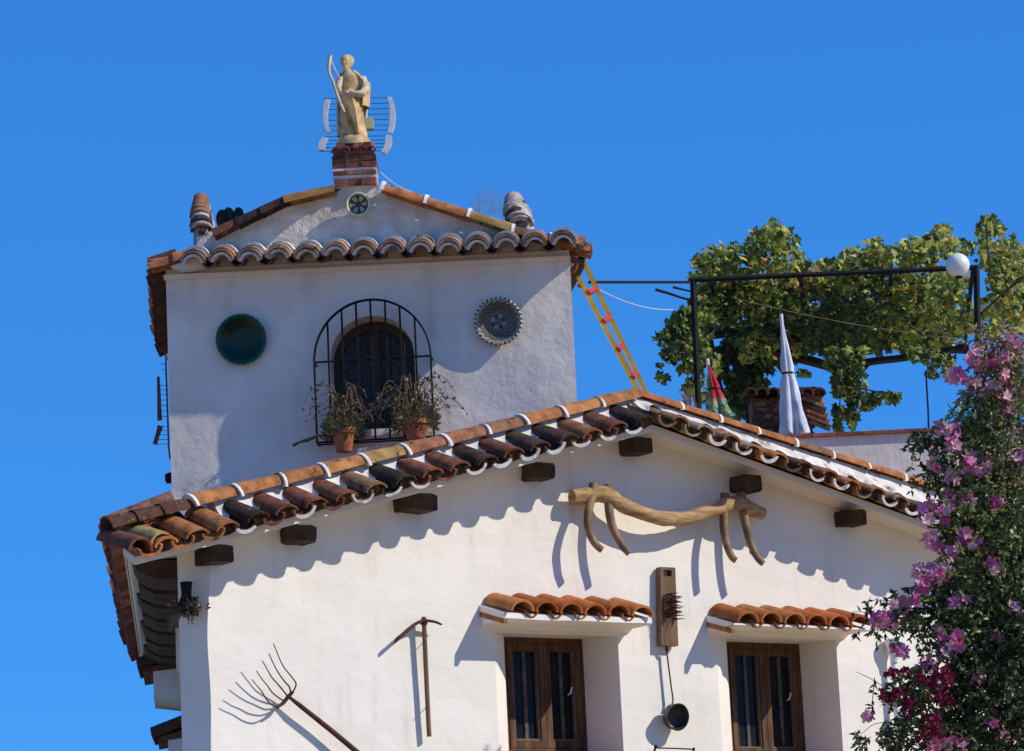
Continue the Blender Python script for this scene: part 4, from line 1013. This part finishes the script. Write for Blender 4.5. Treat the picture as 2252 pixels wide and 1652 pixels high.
# globe lamp
gl = thing('globe_lamp', P(2106, 605, Yp-.25), 'white globe lamp at the right end of the pergola beam', 'lamp')
mb = MB(); mb.sphere(P(2106, 583, Yp-.25), .101, seg=36);
m_white2 = mat('opal_glass', (.78, .76, .70), rough=.35, spec=.4)
obj('globe', mb, m_white2, gl, ang=80)
mb = MB(); mb.tube([P(2108, 604, Yp-.25), P(2109, 612, Yp-.25)], .03, 10); mb.tube([P(2109, 606, Yp-.25), P(2118, 596, Yp)], .012, 6); obj('fitting', mb, m_iron, gl)

# grape vine
vine = thing('grape_vine', P(1600, 985, 28), 'dense grape vine with green and yellow leaves covering the pergola', 'vine')
leafA = [(0, -.08), (.22, -.30), (.48, -.18), (.40, .06), (.62, .30), (.30, .38), (.20, .62), (0, .98), (-.20, .62), (-.30, .38), (-.62, .30), (-.40, .06), (-.48, -.18), (-.22, -.30)]
def add_leaf(mb, q, s, nrm, c):
    t = Vector((random.uniform(-1, 1), random.uniform(-1, 1), random.uniform(-1.5, .3))); a = (t-nrm*t.dot(nrm)).normalized(); b = nrm.cross(a)
    k = random.uniform(.05, .30)*s
    vs = [q+nrm*k*.3]+[q+b*x*s+a*y*s-nrm*(abs(x)*k*1.6+max(0, y)*k*.7) for x, y in leafA]; n = len(leafA)
    mb.add(vs, [(0, i+1, (i+1) % n+1) for i in range(n)], c)
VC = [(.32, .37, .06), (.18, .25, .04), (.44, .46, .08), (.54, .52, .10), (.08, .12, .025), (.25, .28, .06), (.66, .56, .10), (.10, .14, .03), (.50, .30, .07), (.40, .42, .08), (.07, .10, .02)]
VCd = [(.06, .09, .022), (.09, .13, .03), (.13, .16, .035), (.04, .06, .018), (.20, .21, .05)]  # darker leaf tints, shade put into the colour of inner and back foliage
random.seed(5)
mb = MB()
def blob(px, py, rx, ry, y, ry_, n, cols=VC, s0=.065, s1=.125):
    for _ in range(n):
        while True:
            a, b, c = random.uniform(-1, 1), random.uniform(-1, 1), random.uniform(-1, 1)
            if a*a+b*b+c*c*.5 < 1: break
        q = P(px+a*rx, py+b*ry, y+c*ry_)
        nn = Vector((random.gauss(.25, .6), random.gauss(-.7, .5), random.gauss(.45, .6))).normalized()
        add_leaf(mb, q, random.uniform(s0, s1)*.62, nn, jit(random.choice(cols), .2))
F = 0.47
for (x, y, rx, ry) in ((1605, 578, 88, 46), (1570, 600, 55, 48), (1715, 560, 55, 60), (1700, 510, 34, 30), (1680, 530, 40, 30), (1830, 600, 95, 32), (1895, 572, 62, 34), (1925, 545, 25, 26), (1960, 570, 62, 36), (2010, 545, 36, 26), (2045, 550, 48, 38), (2070, 520, 26, 28), (2110, 545, 36, 26),
                        (2165, 510, 15, 34), (2190, 500, 14, 22), (2178, 485, 14, 12), (2180, 560, 34, 34), (2222, 560, 40, 42), (2235, 640, 36, 60), (2200, 610, 30, 50)):
    blob(x, y, rx, ry, Yp+.75, .5, int(rx*ry*F*.18)+6)
for (x, y, rx, ry) in ((1600, 640, 80, 25), (1720, 625, 90, 25), (1850, 620, 90, 25), (1960, 620, 90, 28), (2070, 615, 70, 30), (1600, 655, 70, 40), (1680, 650, 90, 50), (1640, 690, 90, 50), (1800, 670, 110, 60), (1760, 730, 90, 50), (1900, 700, 110, 65), (2000, 690, 100, 70), (2080, 690, 70, 65), (2200, 690, 60, 60), (1860, 750, 100, 35), (2010, 750, 80, 25), (1720, 770, 60, 28), (1660, 760, 60, 40)):
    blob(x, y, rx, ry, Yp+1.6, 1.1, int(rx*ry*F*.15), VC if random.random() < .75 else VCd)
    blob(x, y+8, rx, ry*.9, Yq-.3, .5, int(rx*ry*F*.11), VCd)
for (x, y, rx, ry) in ((1500, 725, 45, 45), (1480, 765, 28, 32), (1530, 770, 40, 55), (1515, 700, 30, 40), (1550, 680, 30, 40), (1530, 850, 26, 22), (1510, 800, 28, 20), (1458, 828, 12, 15), (1452, 800, 5, 6), (1470, 735, 22, 14), (1540, 870, 14, 16), (1448, 742, 8, 10), (1565, 800, 22, 30)):
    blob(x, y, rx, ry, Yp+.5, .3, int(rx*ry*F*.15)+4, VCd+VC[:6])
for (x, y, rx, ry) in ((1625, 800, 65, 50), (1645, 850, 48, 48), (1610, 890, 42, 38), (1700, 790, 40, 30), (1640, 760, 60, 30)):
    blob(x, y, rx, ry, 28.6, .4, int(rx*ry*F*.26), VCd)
for (x, y, rx, ry) in ((1860, 790, 50, 40), (1868, 835, 42, 34), (1900, 880, 34, 20), (1940, 873, 36, 13), (1965, 872, 18, 11), (1855, 860, 25, 20), (1845, 908, 16, 22), (1873, 912, 20, 14), (1875, 930, 9, 12), (1842, 941, 11, 9), (1770, 822, 15, 6),
                        (2020, 780, 30, 20), (2050, 822, 12, 12), (2085, 800, 14, 28), (2060, 790, 20, 14)):
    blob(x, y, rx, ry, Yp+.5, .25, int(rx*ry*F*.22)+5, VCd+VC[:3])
obj('foliage', mb, m_leaf, vine, smooth=False)
for pts, r in (([(1600, 985), (1590, 900), (1575, 830), (1556, 760), (1552, 700)], .05), ([(1556, 735), (1620, 733), (1690, 730), (1760, 745)], .038), ([(1690, 770), (1800, 800), (1860, 810), (1930, 795), (2120, 772)], .05),
               ([(1640, 985), (1650, 900), (1630, 820), (1600, 760)], .04), ([(1442, 637), (1478, 648), (1500, 655), (1540, 665)], .014), ([(1480, 632), (1520, 641)], .012), ([(1860, 800), (1850, 860), (1842, 940)], .008), ([(1870, 850), (1980, 872)], .008),
               ([(2250, 610), (2200, 650), (2150, 700)], .014), ([(1950, 640), (1900, 700), (1880, 740)], .012), ([(2180, 600), (2172, 540), (2172, 480), (2188, 490)], .008), ([(1520, 800), (1525, 860)], .006), ([(2035, 780), (2050, 825)], .005)):
    q = smooth([P(x, y, 28.2 if r > .03 else Yp+.15) for x, y in pts], 4); q = [p+wob(p, 3, .03 if r > .02 else .008) for p in q]
    mb = MB(); mb.tube(q, [lerp(r, r*.6, i/(len(q)-1)) for i in range(len(q))], 7)
    obj('vine_stem', mb, m_stem, vine)


# folded umbrellas
def umbrella(name, px, top_py, bot_py, wl, wr, y, cols, label, lean=0, open_=None):
    base = P(px+lean, bot_py, y); t = thing(name, base, label, 'umbrella', 'folded umbrellas on the terrace')
    mb = MB(); n = 40; rows = 22; topq = P(px, top_py, y)
    def fn(a, b):
        yy = lerp(top_py, bot_py, b); cx = px+lean*b+(wr-wl)*.5*b; an = 2*math.pi*a
        rr = lerp(2.5, (wl+wr)*.5, b**1.15)*(1+(.26*math.sin(an*6+b*1.6)+.10*math.sin(an*13-b*3))*min(1, b*3)+.05*math.sin(b*31+an*3))
        if abs(b-.47) < .04: rr *= .86
        q = P(cx, yy+(10*math.sin(an*7) if b > .95 else 0), y)
        return q+Vector((math.cos(an)*rr/265, math.sin(an)*rr/265, 0))
    for j in range(rows):
        for i in range(n):
            vs = [fn(i/n, j/rows), fn((i+1)/n, j/rows), fn((i+1)/n, (j+1)/rows), fn(i/n, (j+1)/rows)]
            mb.add(vs, [(0, 1, 2, 3)], cols(i/n, (j+.5)/rows))
    bm_o = obj('canopy', mb, m_cloth, t, fix=False, smooth=False)
    bm = bmesh.new(); bm.from_mesh(bm_o.data); bmesh.ops.remove_doubles(bm, verts=bm.verts, dist=.0005); bmesh.ops.recalc_face_normals(bm, faces=bm.faces); bm.to_mesh(bm_o.data); bm.free()
    bm_o.data.polygons.foreach_set('use_smooth', [True]*len(bm_o.data.polygons))
    mb = MB(); mb.tube([P(px+lean, bot_py+40, y), P(px, top_py-6, y)], .014, 8); obj('pole', mb, m_white, t)
    mb = MB(); f = .47; c_ = P(px+lean*f+(wr-wl)*.5*f, lerp(top_py, bot_py, f), y); mb.lathe(c_, Vector((0, 0, 1)), [((wl+wr)*.5*.50/265, -.008), ((wl+wr)*.5*.52/265, 0), ((wl+wr)*.5*.50/265, .008)], 20); obj('strap', mb, m_iron, t)
    return t
def cw(a, b):  # grey panels are shading painted into the white cloth
    if b > .80 and .70 < a < .74: return (.55, .14, .14)
    if b > .78 and .58 < a < .64: return (.30, .52, .54)
    if b > .66 and .78 < a < .90: return (.42, .44, .50)
    if .52 < a < .58: return (.60, .66, .78)
    return (.76, .79, .86)
umbrella('folded_umbrella', 1718, 697, 962, 20, 34, 26.3, cw, 'tall folded white umbrella standing behind the roof right of the apex', 24)
def cr(a, b):
    if b > .62: return random.choice([(.04, .28, .18), (.45, .48, .10), (.04, .22, .16), (.5, .42, .45)])
    if .5 < a < .60: return (.10, .35, .10)
    return (.55, .05, .06)
random.seed(9)
umbrella('folded_umbrella', 1556, 795, 925, 10, 42, 26.1, cr, 'folded red and green umbrella beside the left pergola post', 14)
# tiled chimney behind the umbrella
ch = thing('chimney', P(1730, 985, 26.8), 'squat dark chimney with a tiled cap behind the white umbrella', 'chimney')
mb = MB(); a = P(1660, 985, 26.8); b = P(1790, 985, 26.8); zt = P(1730, 872, 26.8).z
mb.box(a, Vector((b.x-a.x, 0, 0)), Vector((0, .45, 0)), Vector((0, 0, zt-a.z)), (.16, .085, .05))
for k in range(90):
    q = P(random.uniform(1665, 1785), random.uniform(880, 960), 26.79); mb.sphere(q, random.uniform(.03, .055), 1.2, .5, .7, 6, jit(random.choice([(.12, .07, .04), (.28, .16, .08), (.09, .05, .04)]), .2))
obj('body', mb, m_brick, ch)
mb = MB()
for k in range(7):
    x = lerp(1650, 1800, k/6); q = P(x, 862, 26.7); mb.tile(q+Vector((0, .5, .02)), q+Vector((0, -.06, -.03)), Vector((0, 0, 1)), .055, .06, True, col=jit((.16, .08, .05)))
for k in range(6):
    q = P(1795+k*3.5, 872+k*13, 26.7); mb.tile(q+Vector((-.12, .1, .05)), q+Vector((.05, .1, -.03)), Vector((0, -.2, 1)), .05, .055, True, col=jit(random.choice(TCD)))
mb.box(P(1650, 866, 26.72), Vector((P(1797, 866, 26.72).x-P(1650, 866, 26.72).x, 0, 0)), Vector((0, .55, 0)), Vector((0, 0, .035)), (.05, .03, .025))
obj('cap', mb, m_tile, ch)
# dry stalks between ladder and post
mb = MB()
for k in range(16):
    q = P(random.uniform(1506, 1528), 915, 25.9); mb.tube([q, q+Vector((random.uniform(-.03, .03), 0, .1)), q+Vector((random.uniform(-.06, .06), 0, random.uniform(.14, .24)))], .004, 4, (.4, .32, .18))
tag(obj('dry_stalks', mb, m_drystem, loc=P(1515, 915, 25.9)), 'tuft of pale dry stalks beside the foot of the left pergola post', 'weed')

# ================================================================== FLOWERING CLIMBERS IN FRONT ON THE RIGHT
Yb = 20.6
def shrub(name, label, seed, branches, blobs, flowers, depth, fcols, fsize, base_px):
    random.seed(seed); b0 = P(base_px, 1640, depth); b0.z = 0
    t = thing(name, b0, label, 'climbing shrub')
    ms = MB()
    mb = MB()
    def spray(q, d, L, n, cols):
        pts = [q+d*L*i/6-Vector((0, 0, .25*L*(i/6)**2)) for i in range(7)]
        ms.tube(pts, [lerp(.0035, .0015, i/6) for i in range(7)], 4)
        for k in range(n):
            f = random.uniform(.1, 1); i = min(5, int(f*6)); p = pts[i].lerp(pts[i+1], f*6-i)
            dd = (d*.4+Vector((random.uniform(-1, 1), random.uniform(-1, .6), random.uniform(-1, .5)))).normalized(); s = random.uniform(.028, .052)
            sd_ = dd.cross(Vector((random.uniform(-1, 1), 1, random.uniform(-1, 1)))).normalized()*s*.24
            mb.add([p, p+dd*s*.35+sd_, p+dd*s*.8+sd_*.5, p+dd*s*1.1, p+dd*s*.8-sd_*.5, p+dd*s*.35-sd_], [(0, 1, 2, 3, 4, 5)], jit(random.choice(cols), .2))
    for (pts, r) in branches:
        q = smooth([P(x, y, depth+dy) for x, y, dy in pts], 5); q = [p+wob(p, 4, .02) for p in q]
        ms.tube(q, [lerp(r, r*.4, i/(len(q)-1)) for i in range(len(q))], 6)
    for (x, y, rx, ry, n, cols) in blobs:
        n = int(n*.68)
        for _ in range(n):
            a = random.uniform(0, 6.28); rr = math.sqrt(random.random())
            q = P(x+math.cos(a)*rr*rx, y+math.sin(a)*rr*ry, depth+random.uniform(-.3, .35))
            d = Vector((random.gauss(-.35, .6), random.gauss(-.3, .4), random.gauss(-.25, .6))).normalized()
            spray(q, d, random.uniform(.08, .20), random.randint(8, 14), cols)
    obj('foliage', mb, m_leaf, t, smooth=False); obj('branch', ms, m_stem, t)
    mb = MB(); o = Vector((b0.x, b0.y, 0)); mb.tube(smooth([o, o+Vector((.05, .02, 1.2)), o+Vector((-.04, 0, 2.2)), P(base_px, 1640, depth)], 5), .045, 8); obj('trunk', mb, m_stem, t)
    for (x, y, rx, ry, n) in flowers:
        mb = MB()
        for k in range(int(n*2.3)):
            q = P(x+random.uniform(-rx, rx)*1.1, y+random.uniform(-ry, ry), depth-.22+random.uniform(-.12, .1))
            ax = Vector((random.gauss(.1, .5), random.gauss(-.8, .4), random.gauss(.1, .5))).normalized(); a = ax.orthogonal().normalized(); b = ax.cross(a)
            s = fsize*random.uniform(.75, 1.15); c = jit(random.choice(fcols), .18); ph = random.uniform(0, 6)
            cen = q; vs = [cen]; m_ = 20
            for j in range(m_):
                an = 2*math.pi*j/m_+ph; pr = .55+.45*abs(math.cos((an-ph)*2.5)); vs.append(cen+(a*math.cos(an)+b*math.sin(an))*s*pr+ax*s*(.30+.10*math.sin(an*5)))
            mb.add(vs, [(0, j+1, (j+1) % m_+1) for j in range(m_)], c)
            mb.tube([cen-ax*s*1.3, cen-ax*s*.5, cen+ax*s*.02], [s*.10, s*.17, s*.20], 6, (c[0]*.8, c[1]*.7, c[2]*.8), cap=False)
        obj('flower_cluster', mb, m_flow, t, smooth=False)
    return t
G1 = [(.14, .19, .06), (.24, .29, .09), (.09, .13, .04), (.40, .42, .16), (.18, .24, .08)]
G2 = [(.24, .24, .09), (.34, .22, .13), (.18, .20, .07), (.42, .32, .15), (.36, .16, .14), (.5, .3, .28)]
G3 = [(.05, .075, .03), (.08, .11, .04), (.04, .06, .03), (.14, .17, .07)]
bl = [(2205, 760, 50, 45, 90, G2), (2230, 820, 45, 60, 110, G2+G1), (2170, 830, 35, 40, 50, G2), (2200, 900, 60, 50, 130, G1), (2120, 875, 22, 12, 10, G1), (2145, 905, 30, 25, 30, G1), (2230, 980, 60, 60, 150, G1+G2), (2150, 970, 60, 40, 90, G1), (2060, 960, 42, 30, 40, G3), (2020, 955, 12, 14, 8, G3),
      (2060, 1030, 18, 45, 22, G3), (2120, 1040, 45, 50, 80, G1), (2200, 1080, 70, 70, 190, G1), (2130, 1120, 40, 50, 70, G1), (2170, 1180, 60, 60, 130, G1), (2240, 1200, 60, 90, 200, G1+G3), (2100, 1170, 30, 40, 35, G1), (2150, 1260, 60, 50, 130, G1), (2070, 1300, 50, 30, 55, G3),
      (1985, 1340, 45, 22, 34, G3), (1930, 1360, 25, 12, 12, G3), (2050, 1360, 45, 40, 60, G3+G1), (2140, 1350, 60, 60, 180, G1+G3), (2230, 1350, 60, 80, 240, G3), (2150, 1450, 60, 60, 200, G3), (2230, 1500, 60, 90, 300, G3), (2090, 1430, 35, 30, 40, G3), (2130, 1560, 60, 60, 190, G3), (2200, 1620, 90, 50, 240, G3), (2090, 1620, 40, 40, 60, G3), (2300, 1100, 50, 300, 260, G1), (2300, 1500, 60, 200, 260, G3)]
br = [([(2260, 1660, 0), (2200, 1450, 0), (2170, 1200, 0), (2200, 950, 0), (2240, 760, 0)], .025), ([(2200, 1400, 0), (2100, 1350, 0), (2000, 1340, -.1), (1890, 1370, -.1)], .008), ([(2180, 1180, 0), (2080, 1120, 0), (2050, 1030, 0), (2030, 960, 0)], .008), ([(2190, 1000, 0), (2130, 940, 0), (2080, 885, 0)], .006), ([(2150, 1500, 0), (2080, 1410, 0), (2020, 1395, 0)], .009), ([(2200, 1300, 0), (2120, 1100, 0), (2100, 1000, 0)], .008), ([(2230, 1300, -.1), (2215, 1100, -.1), (2205, 900, -.1)], .010)]
fl = [(2140, 778, 13, 12, 5), (2150, 800, 14, 8, 4), (2098, 828, 12, 12, 4), (2135, 835, 18, 8, 4), (2228, 748, 16, 10, 4), (2200, 790, 18, 12, 4), (2180, 860, 18, 16, 7), (2212, 885, 10, 25, 5), (2205, 830, 10, 10, 3), (2085, 945, 24, 12, 6), (2098, 975, 14, 14, 5), (2150, 1030, 24, 12, 7), (2140, 1008, 18, 10, 5), (2100, 1050, 14, 12, 4), (2058, 1020, 12, 8, 3),
      (2110, 1095, 26, 14, 6), (2060, 1130, 30, 26, 8), (2240, 1010, 12, 18, 4), (2190, 1110, 10, 10, 3, ), (2050, 1190, 18, 16, 6), (2090, 1215, 12, 12, 4), (2040, 1262, 26, 18, 12), (2030, 1290, 16, 10, 5), (2065, 1265, 18, 14, 6), (2120, 1180, 14, 14, 4), (2190, 1250, 14, 14, 5), (2160, 1200, 20, 10, 4), (1945, 1365, 22, 14, 9), (1980, 1335, 14, 10, 4), (2000, 1320, 14, 8, 4),
      (2075, 1390, 14, 14, 4), (2090, 1420, 26, 26, 14), (1978, 1432, 12, 10, 4), (2040, 1460, 16, 8, 5), (2230, 1340, 12, 8, 3), (2150, 1490, 12, 14, 4), (2080, 1630, 34, 16, 12), (2205, 1615, 10, 8, 3), (2180, 1580, 8, 14, 3), (2190, 1400, 10, 10, 2), (2110, 1330, 14, 12, 4), (1906, 1567, 12, 10, 2)]
shrub('pink_trumpet_vine', 'tall climber with light pink trumpet flowers along the right edge', 31, br, bl, fl, Yb, [(.86, .30, .42), (.90, .54, .60), (.74, .16, .38), (.85, .50, .56), (.66, .26, .50)], .040, 2262)
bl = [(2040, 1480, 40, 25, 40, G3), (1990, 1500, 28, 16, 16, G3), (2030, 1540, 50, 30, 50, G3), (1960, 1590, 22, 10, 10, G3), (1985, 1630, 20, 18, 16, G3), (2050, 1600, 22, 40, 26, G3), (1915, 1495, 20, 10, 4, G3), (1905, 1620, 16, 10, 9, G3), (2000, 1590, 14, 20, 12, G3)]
br = [([(1962, 1700, 0), (1985, 1610, 0), (2025, 1530, 0), (2070, 1450, 0), (2120, 1360, 0)], .010), ([(2030, 1530, 0), (1960, 1520, 0), (1880, 1480, 0)], .004), ([(2040, 1680, 0), (2030, 1560, 0), (2060, 1500, 0)], .007), ([(1990, 1600, 0), (1930, 1590, 0), (1890, 1625, 0)], .003)]
fl = [(1965, 1480, 16, 8, 7), (1990, 1478, 12, 10, 5), (1950, 1530, 14, 12, 8), (1972, 1522, 10, 10, 6), (2030, 1495, 18, 18, 10), (2070, 1490, 24, 24, 16), (2060, 1530, 20, 12, 8), (2080, 1545, 14, 12, 6), (2000, 1555, 12, 22, 10), (2045, 1590, 20, 20, 14), (2060, 1610, 14, 14, 8), (2020, 1620, 10, 10, 3)]
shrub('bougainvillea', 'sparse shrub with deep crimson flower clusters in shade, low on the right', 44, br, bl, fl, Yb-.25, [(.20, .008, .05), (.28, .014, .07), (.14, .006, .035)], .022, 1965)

# white drainpipe on the front, half hidden by the climbers
dp = thing('drainpipe', FA.at(1966, 1650, .05), 'slim white drainpipe on the front wall behind the crimson flowers', 'pipe')
u_, z_ = FA.hit(1963, 1452, .05); mb = MB(); mb.tube([FA.pt(u_, .06, z_), FA.pt(u_, .06, z_-3.2)], .024, 12); obj('pipe', mb, m_white, dp)
mb = MB(); mb.lathe(FA.pt(u_, .07, z_-.02), Vector((0, 0, 1)), [(.028, 0), (.034, .05), (.06, .13), (.062, .17), (.05, .17), (.02, .05)], 16); mb.tube([FA.pt(u_, .07, z_+.1), FA.pt(u_, .0, z_+.12)], .02, 8); obj('funnel', mb, m_white, dp)
mb = MB(); mb.lathe(FA.pt(u_, .06, z_-.45), Vector((0, 0, 1)), [(.027, 0), (.029, .005), (.029, .025), (.027, .03)], 14); mb.tube([FA.pt(u_, .04, z_-.43), FA.pt(u_, -.01, z_-.43)], .006, 6); obj('clamp', mb, m_iron, dp)
